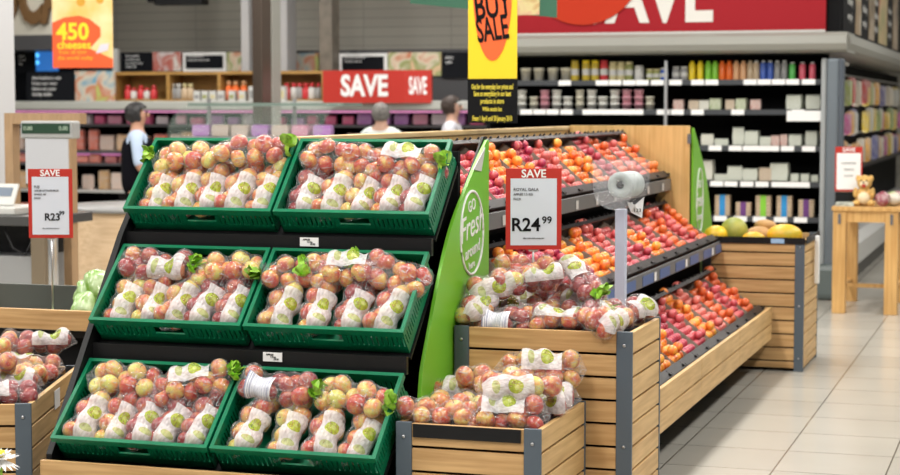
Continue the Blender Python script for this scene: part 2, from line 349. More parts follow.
NECKS = [neck_mesh(i) for i in range(4)]
PR = {}
spec = [('f1', 'yel', 9, .134, .058, .045, 'low'), ('f2', 'mix', 10, .135, .060, .047, 'low'), ('f3', 'red', 10, .134, .057, .047, 'low'), ('f4', 'mix', 9, .132, .057, .045, 'low'),
        ('b1', 'yel', 9, .135, .065, .048, None), ('b2', 'red', 10, .14, .066, .048, 'high'), ('b3', 'mix', 10, .14, .066, .050, 'mid'), ('b4', 'mix', 9, .135, .065, .050, None)]
for i, (k, kd, n, hx, hy, hz, lb) in enumerate(spec): PR[k] = bag_proto(11+i, kd, n, hx, hy, hz, lab=lb)
PR['bb'] = bag_proto(77, 'red', 10, .14, .066, .048, lab='low', bar=True)
used = set(); COLN = {'f1': 'golden', 'f2': 'blushed', 'f3': 'red', 'f4': 'blushed', 'b1': 'golden', 'b2': 'red', 'b3': 'blushed', 'b4': 'blushed', 'bb': 'red'}
def put_bag(k, M, label, group, neck=None):
    """neck: +1 / -1 end of the bag that carries the green crumpled end"""
    if k not in used:
        used.add(k); r = PR[k]; r.matrix_world = M; r['label'] = label; r['group'] = group; base_kids[k] = list(r.children)
        tgt = r
    else:
        src = PR[k]; tgt = src.copy(); C.objects.link(tgt); tgt.matrix_world = M; tgt['label'] = label; tgt['group'] = group
        for ch in base_kids[k]:
            c = ch.copy(); C.objects.link(c); c.parent = tgt
            for g in ch.children: d = g.copy(); C.objects.link(d); d.parent = c
    if neck:
        o = bpy.data.objects.new('bag_neck', rnd.choice(NECKS)); C.objects.link(o); o.parent = tgt; hx = .115
        o.location = (neck*(hx+.028), 0, .012); o.rotation_euler = (0, 0 if neck > 0 else 0, 0 if neck > 0 else PI); o.scale = (1.7,)*3
        o['label'] = 'crumpled lime green end of the bag'
    return tgt
base_kids = {}
# ------------------------------------------------------------------ green crates on the stepped black stand
CW, CL, CDp = .595, .37, .115
def crate_parts(root):
    m = MB(); w = .014
    m.box(0, CW, 0, w, -.022, 0); m.box(0, CW, CL-w, CL, -.022, 0); m.box(0, w, w, CL-w, -.022, 0); m.box(CW-w, CW, w, CL-w, -.022, 0)
    m.done('rim', GREEN, root)
    m = MB(); t = .005; i = .007
    for y in (i, CL-i-t):
        m.box(i, CW-i, y, y+t, -CDp, -CDp+.03); m.box(i, CW-i, y, y+t, -.036, -.0225)
        k = i
        while k < CW-i-.012:
            xm = k+.006
            if not (.235 < xm < .36): m.box(k, k+.012, y, y+t, -CDp+.03, -.036)
            k += .0185
        m.box(.225, .24, y-.002, y+t, -CDp+.03, -.036); m.box(.36, .375, y-.002, y+t, -CDp+.03, -.036); m.box(.24, .36, y-.002, y+t, -CDp+.03, -.068)
    for x in (i, CW-i-t):
        m.box(x, x+t, i, CL-i, -CDp, -CDp+.03); m.box(x, x+t, i, CL-i, -.036, -.0225)
        k = i
        while k < CL-i-.012: m.box(x, x+t, k, k+.012, -CDp+.03, -.036); k += .0185
    m.box(i, CW-i, i, CL-i, -CDp-.004, -CDp)
    m.done('basket', GREEN, root)
ROWS = [(5.961, 1.227, .773), (5.695, .842, .756), (5.421, .461, .712)]
X0 = -3.235
crate0 = None; CR = {}
for j, (y, z, th) in enumerate(ROWS):
    for s in (0, 1):
        M = T((X0+s*(CW+.01), y, z)) @ Rx(th)
        lab = f'green plastic crate of bagged apples, {("top","middle","bottom")[j]} row {("left","right")[s]} of the black stand'
        if crate0 is None:
            crate0 = thing('produce_crate', lab, 'crate', M=M, group='green crates on the black stand'); crate_parts(crate0)
        else: dup(crate0, M, lab)
        CR[j, s] = M
stand = thing('crate_stand', 'black stepped display stand holding the six green apple crates, lime side panel', 'display stand', (-2.62, 6.0, 0))
def sp(o): o.parent = stand; o.location = -stand.location; return o
def side_poly(d): return [(5.30, 0), (5.36-d, .36), (6.245-d*.3, 1.475), (6.33, 1.475), (6.33, 0)]
sp(MB().prism([(5.43, 0), (5.44, .40), (5.97, 1.13), (6.29, 1.475), (6.33, 1.475), (6.33, 0)], -3.262, -3.240, 'yz').done('side_frame', BLACKM))
sp(MB().prism([(5.80, 0), (5.93, .62), (6.02, .84), (6.30, 1.26), (6.585, 1.49), (6.62, 1.49), (6.62, 0)], -2.034, -2.026, 'yz').done('side_frame', BLACKM))
for (y, z, th) in ROWS:                                    # lip bar in front of each pair, and the sloped deck beneath
    c, s_ = math.cos(th), math.sin(th)
    def loc(u, n): return (y+u*c-n*s_*1.0, z+u*s_+n*c)
    d = .1225
    sp(MB().prism([(y+u*c+d*s_+e*s_, z+u*s_-d*c-e*c) for u, e in ((-.01, 0), (CL, 0), (CL, .012), (-.01, .012))], -3.238, -2.036, 'yz').done('sloped_deck', BLACKM))
    sp(MB().box(-3.238, -2.036, y+.035, y+.055, z-.150, z-.088).done('lip_bar', BLACK))
sp(MB().box(-3.238, -2.036, 6.30, 6.33, .05, 1.44).done('back_panel', DARK))
sp(MB().box(-3.262, -2.026, 5.40, 5.42, .02, .385).done('plinth_board', OAK_X))
sp(MB().box(-3.23, -2.04, 5.40, 6.29, 0, .05).done('base', BLACKM))
for x, y, z in ((-2.50, 5.992, 1.117), (-2.53, 5.727, .733)):
    o = sp(MB().box(x-.036, x+.036, y-.001, y+.002, z-.016, z+.016).done('price_card', WHITE)); o['label'] = 'small white shelf price card'
    for i in range(3): t = text(('APPLES', '1.5 kg', '24.99')[i], .009, INK, T((x-.01+.012*i, y-.0016, z+.008-.008*i)) @ UP, None, 'card_print'); t.parent = o
# lime fin with white lettering
def spline(ps, n=8):
    out = []
    for i in range(len(ps)-1):
        p0, p1, p2, p3 = [Vector(ps[max(0, min(len(ps)-1, k))]) for k in (i-1, i, i+1, i+2)]
        for k in range(n):
            t = k/n; out.append(tuple(.5*((2*p1)+(p2-p0)*t+(2*p0-5*p1+4*p2-p3)*t*t+(3*p1-p0-3*p2+p3)*t**3)))
    out.append(tuple(ps[-1])); return out
def fin(parent, X, ymap, off):
    edge = spline([(5.70, 0), (5.78, .40), (5.817, .646), (5.881, .78), (6.115, 1.13), (6.38, 1.34), (6.59, 1.477)])
    poly = [(ymap(y), z) for y, z in edge] + [(ymap(6.612), 1.477), (ymap(6.612), 0)]
    o = MB().prism(poly, X, X+.012, 'yz').done('side_panel', LIME); o.parent = parent; o.location = -parent.location; o['label'] = 'lime green side panel with a white oval of lettering'
    return o
f0 = fin(stand, -2.024, lambda y: y, 0)
def oval(parent, X, cy, cz, ay, az):
    mb = MB(); mb.tube([(X, cy+ay*math.cos(t*PI/24), cz+az*math.sin(t*PI/24)) for t in range(49)], .0055, 6); o = mb.done('oval_outline', WHITE); o.parent = parent; return o
FXX = -2.0105
oval(f0, FXX, 6.39, 1.135, .140, .155).location = (0, 0, 0)
for s, z, y, sz, sh in (('GO', 1.235, 6.39, .06, 0), ('Fresh', 1.16, 6.39, .13, .3), ('around', 1.07, 6.40, .065, .1), ('here', 1.015, 6.39, .04, 0)):
    text(s, sz, WHITE, T((FXX, y, z)) @ Matrix.Rotation(.16, 4, 'X') @ FX, f0, bold=.0 if sz > .1 else .005, shear=sh)
# peeling corner at the fin top
sp(MB().prism([(6.40, 1.37), (6.55, 1.45), (6.50, 1.36)], -2.010, -2.007, 'yz').done('peeled_corner', LGREY))
# ---- bags inside crates: (kind, x centre, slope centre, yaw, lift, neck)
def bag_in(j, s, k, x, u, yaw, n, label, neck=None, roll=0, tip=0):
    put_bag(k, CR[j, s] @ T((x, u, n)) @ Rz(yaw) @ Ry(tip) @ Rx(roll), label, 'bags of apples in the green crates', neck)
rn, sn = ('top', 'middle', 'bottom'), ('left', 'right')
FR = {(0, 0): ('f1', 'f2', 'f4', 'f2', 'f1'), (0, 1): ('f3', 'f2', 'f4', 'f4', 'f3'), (1, 0): ('f1', 'f4', 'f2', 'f3', 'f3'), (1, 1): ('f2', 'f4', 'f3', 'f2'),
      (2, 0): ('f2', 'f4', 'f3', 'f3', 'f3'), (2, 1): ('f4', 'f1', 'f2', 'f1')}
BK = {(0, 0): [('b1', .17, .275, .05, -.012, -1), ('b4', .43, .29, .12, .02, 1)], (0, 1): [('b4', .17, .285, -.05, -.005, None), ('b3', .43, .265, -.06, -.010, 1)],
      (1, 0): [('b2', .17, .275, -.04, -.010, 1), ('b1', .455, .27, .10, -.010, None)], (1, 1): [('b4', .13, .27, .3, -.008, -1), ('b3', .32, .275, .1, .0, -1), ('b4', .49, .265, -.25, -.005, -1)],
      (2, 0): [('b1', .17, .285, -.06, -.010, None), ('b3', .44, .275, .30, .0, 1)], (2, 1): [('bb', .16, .285, -.12, -.005, 1), ('b1', .44, .255, -.20, -.002, 1)]}
for (j, s), ks in FR.items():
    nb = len(ks); w = (CW-.05)/nb
    for i, k in enumerate(ks):
        yaw = PI/2-.10-rnd.uniform(-.03, .12)
        yaw -= rnd.uniform(-.10, .14)
        bag_in(j, s, k, .028+w*(i+.5), .158+rnd.uniform(-.006, .006), yaw, -.052+rnd.uniform(0, .008),
               f'bag of {COLN[k]} apples, {ORD[i]} from left in the front of the {rn[j]} {sn[s]} crate', None, rnd.uniform(-.3, .25))
for (j, s), L2 in BK.items():
    pos = ('left', 'right') if len(L2) == 2 else ('left', 'middle', 'right')
    for i, (k, x, u, yaw, n, nk) in enumerate(L2):
        bag_in(j, s, k, x, u, yaw, n, f'bag of {COLN[k]} apples lying at the back {pos[i]} of the {rn[j]} {sn[s]} green crate', nk, rnd.uniform(-.2, .2))
# ------------------------------------------------------------------ slatted wooden bins
def slat_bin(name, label, w, d, h, M, front_notch=False, liner_top=.03):
    r = thing(name, label, 'produce bin', M=M); P_ = .0825; pw = .055
    def slats(fn, nm, mm, back=True):
        mb = MB(); z = h
        while z > .03:
            z0 = max(.02, z-P_+.009); fn(mb, z0, z); z -= P_
        return mb.done(nm, mm, r)
    slats(lambda mb, a, b: mb.box(pw, w-pw, 0, .018, a, b, bev=.0015), 'slat_panel', OAK_X)
    slats(lambda mb, a, b: mb.box(w-.018, w, .012, d-.012, a, b, bev=.0015), 'slat_panel', OAK_Y)
    slats(lambda mb, a, b: mb.box(0, .018, .012, d-.012, a, b, bev=.0015), 'slat_panel', OAK_Y)
    slats(lambda mb, a, b: mb.box(pw, w-pw, d-.018, d, a, b, bev=.0015), 'slat_panel', OAK_X)
    for x0, x1, y0, y1 in ((0, pw, -.004, .011), (w-pw, w+.002, -.004, .011), (0, pw, d-.011, d+.004), (w-pw, w+.002, d-.011, d+.004)):
        p = MB().box(x0, x1, y0, y1, 0, h+.004, bev=.0015).done('corner_post', POST, r)
        b = MB()
        for z in (h-.045, h*.5, .08): b.lathe([(.006, 0), (.006, .0025), (.003, .004)], 10, T(((x0+x1)/2, y0-.0002, z)) @ Rx(PI/2))
        b.done('bolt', BOLT, p)
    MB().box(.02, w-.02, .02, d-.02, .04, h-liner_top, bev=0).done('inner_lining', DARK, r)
    if front_notch: MB().box(pw+.005, w-pw-.01, -.006, -.0005, h-.045, h-.001).done('card_holder', BLACK, r)
    return r
tall = slat_bin('slatted_bin', 'tall slatted wooden bin piled with bagged apples under the red R24.99 price sign', .655, .49, .81, T((-2.005, 6.165, 0)))
low = slat_bin('slatted_bin', 'low slatted wooden bin of bagged apples in front of the tall one', .495, .60, .56, T((-2.010, 5.555, 0)), True)
far = slat_bin('slatted_bin', 'slatted wooden bin of melons and papaya at the far end of the display', .62, .70, .80, T((-1.965, 10.965, 0)), False, .05)
MB().box(.0, .625, -.008, -.005, .775, .815).done('black_rim', BLACK, far); MB().box(.42, .50, -.011, -.0085, .78, .808).done('price_card', mat('blue_white_card', (.3, .45, .65), .4), far)
MB().box(.627, .630, .02, .72, .775, .815).done('black_rim', BLACK, far)
MB().box(.632, .66, .42, .46, .50, .80, bev=.005).done('paper_strip', WHITE, far)
ANG = .34
left_bin = slat_bin('slatted_bin', 'slatted wooden bin of bagged apples left of the green crates', .75, .95, .55, T((-3.385, 5.545, 0)) @ Rz(ANG) @ T((-.75, 0, 0)))
MB().box(.752, .7535, .42, .52, .46, .53).done('price_card', WHITE, left_bin)
# piles of bags
G1, G2, G3 = 'bags on the tall slatted bin', 'bags on the low slatted bin', 'bags in the left slatted bin'
def pb(k, x, y, z, yaw, label, grp, neck=None, tip=0, roll=0): put_bag(k, T((x-.012, y-(.06 if y > 6.2 else .035), z)) @ Rz(yaw) @ Ry(tip) @ Rx(roll+{'b2': .25, 'b3': 1.0, 'f2': .3}.get(k, 0)), label, grp, neck)
zt = .81-.03
for k, x, y, z, yaw, lab, nk, tip, roll in (
    ('bb', -1.80, 6.31, .052, .0, 'bag of red apples with barcode label, front edge of tall bin, left', None, 0, .9),
    ('b3', -1.87, 6.47, .052, .3, 'bag of blushed apples at the lower left of the tall bin pile', None, 0, 0),
    ('b2', -1.60, 6.47, .052, -.15, 'bag of red apples low in the middle of the tall bin pile', 1, 0, .2),
    ('f2', -1.86, 6.40, .175, .5, 'bag of blushed apples against the lime panel on the tall bin', None, -.3, .2),
    ('b2', -1.78, 6.44, 0.180, .35, 'bag of red apples with white label right of the lime panel, tall bin', None, -.1, -.3),
    ('b3', -1.80, 6.60, .060, .0, 'bag of blushed apples at the back of the tall bin', None, 0, 0),
    ('b4', -1.82, 6.62, .215, -.05, 'topmost bag of blushed apples behind the price sign pole on the tall bin', None, 0, 0),
    ('f4', -1.925, 6.34, .115, 1.25, 'bag of apples with pale label hanging at the far left of the tall bin', None, -.45, .1),
    ('b2', -1.66, 6.60, .10, -.2, 'bag of red apples in the middle of the back of the tall bin', None, .1, 0),
    ('f3', -1.60, 6.55, 0.180, -.9, 'bag of red apples with green end right of the price sign pole', 1, .35, -.3),
    ('f4', -1.585, 6.31, .055, -.1, 'bag of apples with pale label, front centre of the tall bin', None, 0, -.6),
    ('f3', -1.50, 6.40, .070, 1.9, 'bag of red apples with lime end, right half of the tall bin', 1, -.2, .1),
    ('f2', -1.44, 6.31, .060, 1.45, 'bag of apples with large white label, front right corner of tall bin', None, 0, 0),
    ('b2', -1.43, 6.54, .065, 1.25, 'bag of red apples hanging over the right edge of the tall bin', None, 0, 0)):
    pb(k, x, y, zt+z, yaw, lab, G1, nk, tip, roll)
zl = .56-.03
for k, x, y, z, yaw, lab, nk, tip, roll in (
    ('b4', -1.885, 5.675, .055, .05, 'bag of apples at the front left corner of the low bin', None, 0, -.2),
    ('b3', -1.665, 5.70, .055, .20, 'bag of apples at the front right corner of the low bin', None, 0, -.2),
    ('b1', -1.88, 5.83, .055, .05, 'bag of golden apples in the second layer back, left in low bin', 1, 0, 0),
    ('b2', -1.63, 5.86, .060, .35, 'bag of red apples right of the middle of the low bin', None, 0, 0),
    ('b3', -1.89, 5.99, .060, .0, 'bag of apples against the lime panel, rear left of low bin', None, 0, 0),
    ('b4', -1.76, 5.93, .135, .20, 'bag of blushed apples on top in the middle of the low bin', None, 0, 0),
    ('b2', -1.64, 6.02, .060, .25, 'bag of red apples low at the rear right of the low bin', None, 0, 0),
    ('b3', -1.64, 6.09, .155, .22, 'highest bag of apples, rear right corner of low bin against the tall bin', None, 0, 0),
    ('f2', -1.62, 5.77, .140, .5, 'bag of apples with white label, on top at front right of low bin', None, 0, 0),
    ('b1', -1.88, 6.12, .060, .0, 'bag of golden apples at the very back left of the low bin', None, 0, 0)):
    pb(k, x, y, zl+z, yaw, lab, G2, nk, tip, roll)
LB = T((-3.385, 5.545, 0)) @ Rz(ANG) @ T((-.75, 0, 0))
for i, (k, x, y, z, yaw, lab, nk) in enumerate((
    ('f3', .62, .10, .055, .25, 'bag of apples over the front right corner of the left bin', None),
    ('b4', .40, .12, .055, .1, 'bag of apples along the front edge of the left bin', None),
    ('b2', .58, .28, .060, .05, 'bag of red apples in the second layer back on the right, left bin', None),
    ('b3', .30, .30, .060, .1, 'bag of blushed apples in the middle of the left bin', None),
    ('b1', .58, .50, .060, .0, 'bag of golden apples in the third layer back on the right, left bin', None),
    ('b4', .30, .50, .065, .0, 'bag of blushed apples third layer back, left side of left bin', None),
    ('b3', .58, .70, .060, .0, 'bag of apples near the back right of the left bin', None),
    ('b1', .42, .60, .150, .1, 'bag of golden apples on top near the back of the left bin', None),
    ('b2', .60, .84, .140, .1, 'bag of apples leaning at the back right of the left bin', None),
    ('b3', .30, .80, .090, .0, 'bag of apples at the back of the left bin, left side', None),
    ('f2', .52, .22, .140, .2, 'bag of apples on top near the front of the left bin', None))):
    put_bag(k, LB @ T((x, y, .52+z)) @ Rz(yaw), lab, G3, nk)
for k, r in PR.items():
    if k not in used: print('unused', k)
# price sign
def price_sign(M, w, h, big, small, lines, label, pole_to, cents_dx, bs, bx, cz_):
    r = thing('price_sign', label, 'price sign', M=M)
    MB().box(-w/2, w/2, 0, .004, 0, h, bev=.001).done('red_frame', RED, r)
    b = w*.085
    MB().box(-w/2+b, w/2-b, -.0012, 0, b*.9, h-b*2.1, bev=0).done('white_panel', CARD, r)
    text('SAVE', w*.2, WHITE, T((0, -.0015, h-b*1.15)) @ UP, r, bold=.02)
    text(big, bs, INK, T((bx, -.0020, h*.30)) @ UP, r, bold=.02)
    text(small, bs*.55, INK, T((bx+cents_dx*.97, -.0020, h*.36)) @ UP, r, bold=.015)
    for i, s in enumerate(lines): text(s, w*(.075 if i == 0 else .055), INKG, T((-w/2+b*1.6, -.0020, h*.74-i*w*.085)) @ UP, r, align='LEFT', bold=.01)
    text('offer valid while stocks last', w*.035, INKG, T((0, -.0020, h*.14)) @ UP, r)
    MB().tube([(0, .012, pole_to), (0, .012, h*.3)], .0045, 8).done('pole', STEEL, r); MB().box(-.018, .018, .0045, .018, -.008, .02, bev=.002).done('clip', LGREY, r)
    return r
p = W(533.5, 249.5, 6.58)
price_sign(T(p) @ Rz(YAW+.03), .212, .308, 'R24', '99', ['ROYAL GALA', 'APPLES 1.5 KG', 'PACK'], 'red SAVE price sign reading R24.99 on a pole in the tall apple bin', .785-p.z, .083, .070, -.030, 0)
p = W(51, 238, 6.98)
price_sign(T(p) @ Rz(YAW), .195, .305, 'R23', '99', ['FUJI', 'LARGE LETTUCE PACK', 'SINGLE 10S', 'EACH'], 'red SAVE price sign reading R23.99 on a pole in the lettuce tray', .665-p.z, .043, .044, .008, 0)
# ------------------------------------------------------------------ bag roll dispenser
X, Y = -1.535, 6.80
disp = thing('bag_dispenser', 'clear plastic bag roll dispenser on a white post beside the plum trays', 'dispenser', (X, Y, 0))
MB().box(-.02, .02, -.02, .02, 0, 1.21, bev=.003).done('post', mat('post_white', (.50, .53, .66), .4), disp)
MB().box(-.10, .10, -.10, .10, 0, .012).done('base_plate', POST, disp)
Md = T((0, 0, 1.315)) @ Rz(-.12)
CLEAR = film_mat('clear_acrylic', .18, .02, (.75, .78, .85)); CLEAR.node_tree.nodes['Principled BSDF'].inputs['Roughness'].default_value = .08
mb = MB()   # curved acrylic hood, axis along local y
prof = [(-.085, .085)] + [(-.085*math.cos(t), -.02-.085*math.sin(t)) for t in [PI*k/14 for k in range(0, 8)]] + [(0.0, -.108), (.06, -.085)]
for (x0, z0), (x1, z1) in zip(prof, prof[1:]):
    vs = [mb.b.verts.new(Md @ Vector(v)) for v in ((x0, -.085, z0), (x1, -.085, z1), (x1, .085, z1), (x0, .085, z0))]; mb.b.faces.new(vs)
for yy in (-.085, .085):
    ring = prof + [(.085, .0), (.085, .085)]
    mb.b.faces.new([mb.b.verts.new(Md @ Vector((x, yy, z))) for x, z in ring])
mb.done('acrylic_hood', CLEAR, disp)
rl = MB().lathe([(.016, -.075), (.047, -.075), (.050, -.072), (.050, .072), (.047, .075), (.016, .075), (.016, -.075)], 36, Md @ T((.02, 0, -.01)) @ Rx(PI/2), cap=False).done('bag_roll', mat('roll_white', (.42, .46, .46), .5, var=.08, scale=30), disp)
MB().lathe([(.0, -.080), (.012, -.080), (.012, .080), (0, .080)], 16, Md @ T((.02, 0, -.01)) @ Rx(PI/2), cap=False).done('spindle', INK, disp)
mb = MB(); pts = [(.03, -.075), (.075, -.085), (.105, -.055), (.10, -.135), (.055, -.115)]
mb.b.faces.new([mb.b.verts.new(Md @ Vector((x, -.04+.02*math.sin(x*60), z))) for x, z in pts]); o = mb.done('loose_bag', mat('bag_white', (.7, .7, .72), .4), disp)
o.modifiers.new('t', 'SOLIDIFY').thickness = .002
for i, s in enumerate('123'): text(s, .018, INK, Md @ T((.072+.011*i, -.052, -.106)) @ UP, disp, 'print')
# ------------------------------------------------------------------ stone-fruit display
disp2 = thing('fruit_display', 'long three-tier display of plums and nectarines facing the aisle', 'display unit', (-2.2, 8.85, 0))
def dp(o): o.parent = disp2; o.location = -disp2.location; return o
Y0, Y1 = 6.76, 10.93
TIER = [(-2.175, 1.170, -2.522, 1.475), (-1.87, .790, -2.218, 1.010), (-1.585, .365, -1.940, .630)]
body = [(-1.60, .20), (-1.60, .30), (-1.97, .56), (-1.97, .66), (-1.91, .72), (-2.25, .94), (-2.25, 1.05), (-2.21, 1.10), (-2.56, 1.40), (-2.80, 1.40), (-2.80, .0), (-1.80, .0), (-1.80, .20)]
dp(MB().prism(body, Y0+.01, Y1-.005, 'xz').done('tier_body', DARK))
dp(MB().box(-2.845, -2.815, 6.64, 10.96, .05, 1.46).done('back_panel', OAK_Z))
dp(MB().box(-2.855, -2.805, 6.64, 10.96, 1.46, 1.485, bev=.004).done('top_rail', RAILW))
dp(MB().box(-2.80, -2.045, 10.935, 10.96, .0, 1.49, bev=.002).done('end_panel', OAK_Z))
dp(MB().box(-2.055, -2.035, 10.915, 10.93, 1.38, 1.44).done('hinge', INKG))
mb = MB(); ys = [6.8, 7.55, 8.55, 9.70, 10.92]
for a_, b2 in zip(ys, ys[1:]):
    mb.box(-1.548, -1.528, a_+.003, b2-.003, .20, .292, bev=.002); mb.box(-1.548, -1.528, a_+.003, b2-.003, .301, .395, bev=.002)
dp(mb.done('kick_boards', OAK_Y))
dp(MB().box(-1.60, -1.549, 6.8, 10.92, .21, .36).done('board_backing', DARK))
for t, (xf, zf, xb, zb) in enumerate(TIER):
    dp(MB().box(xf+.006, xf+.020, Y0, Y1-.005, zf-.075, zf-.005, bev=.002).done('shelf_edge', mat('edge_grey', (.13, .135, .14), .4)))
    y = 7.0 if t < 2 else 7.6; i = 0
    while y < 10.8:
        if t == 1:
            o = dp(MB().box(xf+.0205, xf+.0225, y, y+.26, zf-.070, zf-.02).done('price_strip', BLUE))
        if i % 2 == 0 or t == 0 or t == 2:
            dp(MB().box(xf+.0230, xf+.0250, y+.27, y+.32, zf-.066, zf-.024).done('price_card', LGREY if t != 1 else WHITE))
        if t == 2: dp(MB().box(xf+.0205, xf+.0225, y, y+.24, zf-.070, zf-.02).done('price_strip', POST))
        y += .42; i += 1
# trays and fruit
tray0 = None; fruit = []
def tray_parts(r, w, l):
    m = MB(); m.box(0, w, 0, l, 0, .006); m.box(0, w, 0, .008, .0, .075); m.box(0, w, l-.008, l, 0, .085); m.box(0, .006, .008, l-.008, .0, .052); m.box(w-.006, w, .008, l-.008, .0, .052)
    for x in (.03, w/2, w-.04): m.box(x, x+.012, l-.008, l, .085, .10)
    for x in (.0, w-.03): m.box(x, x+.03, -.001, .012, .075, .088)
    m.done('tray', TRAYB, r)
    for q in (0, 1):
        pl = [(.007, .008), (.026, .008), (.012, .056), (.007, .056)]; pl = pl if q == 0 else [(w-a_, b2) for a_, b2 in pl]
        MB().prism(pl, .04, l-.01, 'xz').done('card_side', KRAFT, r)
    MB().box(.0, w, -.006, .040, .07, .078).done('tray_flap', TRAYB, r)
    MB().box(0, w, l-.03, l-.008, .085, .092).done('tray_flap', TRAYB, r)
    MB().box(.012, w-.012, .01, l-.01, .0065, .010).done('card_base', KRAFT, r)
KIND = ['NPPNNPPNNPNPN', 'PNPPNNPPNPNDN', 'NNPPNNPPNPNPN']
TW = .318
for t, (xf, zf, xb, zb) in enumerate(TIER):
    th = math.atan2(zb-zf, xf-xb); ln = math.hypot(zb-zf, xb-xf); s_, c_ = math.sin(th), math.cos(th)
    B = Matrix(((0, -c_, s_, 0), (1, 0, 0, 0), (0, s_, c_, 0), (0, 0, 0, 1)))
    tl = .40; off = -.06
    for i in range(13):
        y = 6.78+i*.319; kd = KIND[t][i]
        M = T((xf, y, zf)) @ B @ T((0, .005, off))
        knd = {'P': 'plums', 'N': 'nectarines', 'D': 'dark plums'}[kd]
        if t == 2 and i < 2 : continue
        lab = f'black tray of {knd}, {ORD[i if t < 2 else i-2]} from the near end of the {("top","middle","bottom")[t]} tier'
        if tray0 is None: tray0 = thing('fruit_tray', lab, 'tray', M=M, group='fruit trays on the display'); tray_parts(tray0, TW-.004, tl)
        else: dup(tray0, M, lab)
        if y < (6.7, 6.9, 7.4)[t]: continue
        pl = kd in 'PD'; r = .0245 if pl else .0275; nx = int((TW-.058)/(2*r)); dx = (TW-.058)/nx; v = r+.045; row = 0
        full = .96 if (t, i) in ((1, 2), (1, 3), (2, 3), (2, 5), (2, 4), (1, 11)) else rnd.choice((.80, .86, .9))
        while v < .02+full*tl:
            sh = (row % 2)*dx*.5
            for q in range(nx if row % 2 == 0 else nx-1):
                if rnd.random() < .04: continue
                u = .027+dx*(q+.5)+sh
                fruit.append((kd, M @ Vector((u+rnd.uniform(-.004, .004), v+rnd.uniform(-.004, .004), .010+r)), r*rnd.uniform(.92, 1.02), t, i))
                if rnd.random() < (.45 if full > .9 else .20) and u < TW-.085:
                    fruit.append((kd, M @ Vector((u+dx*.5, v+r*.9, .010+r*2.45)), r*.95, t, i))
            v += 2*r*.90; row += 1
def plum_mesh(m):
    mb = MB(); prof = [(math.sin(PI*k/9), -math.cos(PI*k/9)*(1.02 if k < 5 else .94)) for k in range(10)]; mb.lathe([(max(a_, .0), b2) for a_, b2 in prof], 14)
    o = mb.done('fruit', m, smooth=True); b = bmesh.new(); b.from_mesh(o.data); bmesh.ops.remove_doubles(b, verts=b.verts, dist=1e-4)
    for v in b.verts:                     # the seam down one side
        if abs(math.atan2(v.co.y, v.co.x)) < .1: v.co *= .93
    b.to_mesh(o.data); b.free(); d = o.data; bpy.data.objects.remove(o); return d
PM = {'P': plum_mesh(PLUM), 'D': plum_mesh(PLUMD), 'N': plum_mesh(NECT)}
NMF = {'P': ('plum', 'red plum'), 'D': ('plum', 'dark purple plum'), 'N': ('nectarine', 'orange nectarine')}
fruit.sort(key=lambda f: (f[1]-Vector((0, 0, 1.6))).length)
cnt = {'plum': 0, 'nectarine': 0}; rest = {'plum': [], 'nectarine': []}
for kd, p, r, t, i in fruit:
    nm, ad = NMF[kd]
    if cnt[nm] >= 300: rest[nm].append((kd, p, r)); continue
    cnt[nm] += 1; o = bpy.data.objects.new(nm, PM[kd]); C.objects.link(o); o.location = p; o.scale = (r, r, r); o.rotation_euler = (rnd.uniform(-3, 3), rnd.uniform(-3, 3), rnd.uniform(-3, 3))
    ii = i if t < 2 else i-2; tn = ('top', 'middle', 'bottom')[t]
    tag(o, f'{ad} in the {ORD[ii]} tray from the near end, {tn} tier', nm, f'{ad}s in the {ORD[ii]} tray of the {tn} tier')
print('fruit', cnt, {k: len(v) for k, v in rest.items()})
for nm, L2 in rest.items():
    if L2:
        b = bmesh.new()
        for kd, p, r in L2:
            t = bpy.data.meshes.new('t'); tb = bmesh.new(); tb.from_mesh(PM[kd]); bmesh.ops.transform(tb, matrix=T(p) @ Rz(rnd.uniform(0, 6)) @ Rx(rnd.uniform(0, 6)) @ Matrix.Scale(r, 4), verts=tb.verts); tb.to_mesh(t); tb.free(); b.from_mesh(t)
        me = bpy.data.meshes.new(nm+'s'); b.to_mesh(me); b.free(); me.materials.append(PLUM if nm == 'plum' else NECT); o = bpy.data.objects.new(nm+'s', me); C.objects.link(o)
        tag(o, f'remaining {nm}s in the farthest trays of the display', nm); o['kind'] = 'stuff'
# far mirrored stand with its lime panel
fs = thing('crate_stand', 'black stand beyond the melon bin, with a lime green side panel', 'display stand', (-2.4, 11.5, 0))
o = fin(fs, -2.040, lambda y: 10.975+(6.612-y)*.98, 0); oval(o, -2.0265, 11.20, 1.02, .11, .20)
text('GO', .07, WHITE, T((-2.0265, 11.2, 1.12)) @ FX, o, bold=.012); text('Fresh', .12, WHITE, T((-2.0265, 11.2, 1.02)) @ FX, o, bold=.012, shear=.2); text('around', .07, WHITE, T((-2.0265, 11.2, .92)) @ FX, o)
o = MB().prism([(10.98, 0), (10.98, 1.46), (11.05, 1.46), (11.85, .55), (11.9, 0)], -2.80, -2.045, 'yz').done('stand_body', DARK); o.parent = fs; o.location = -fs.location
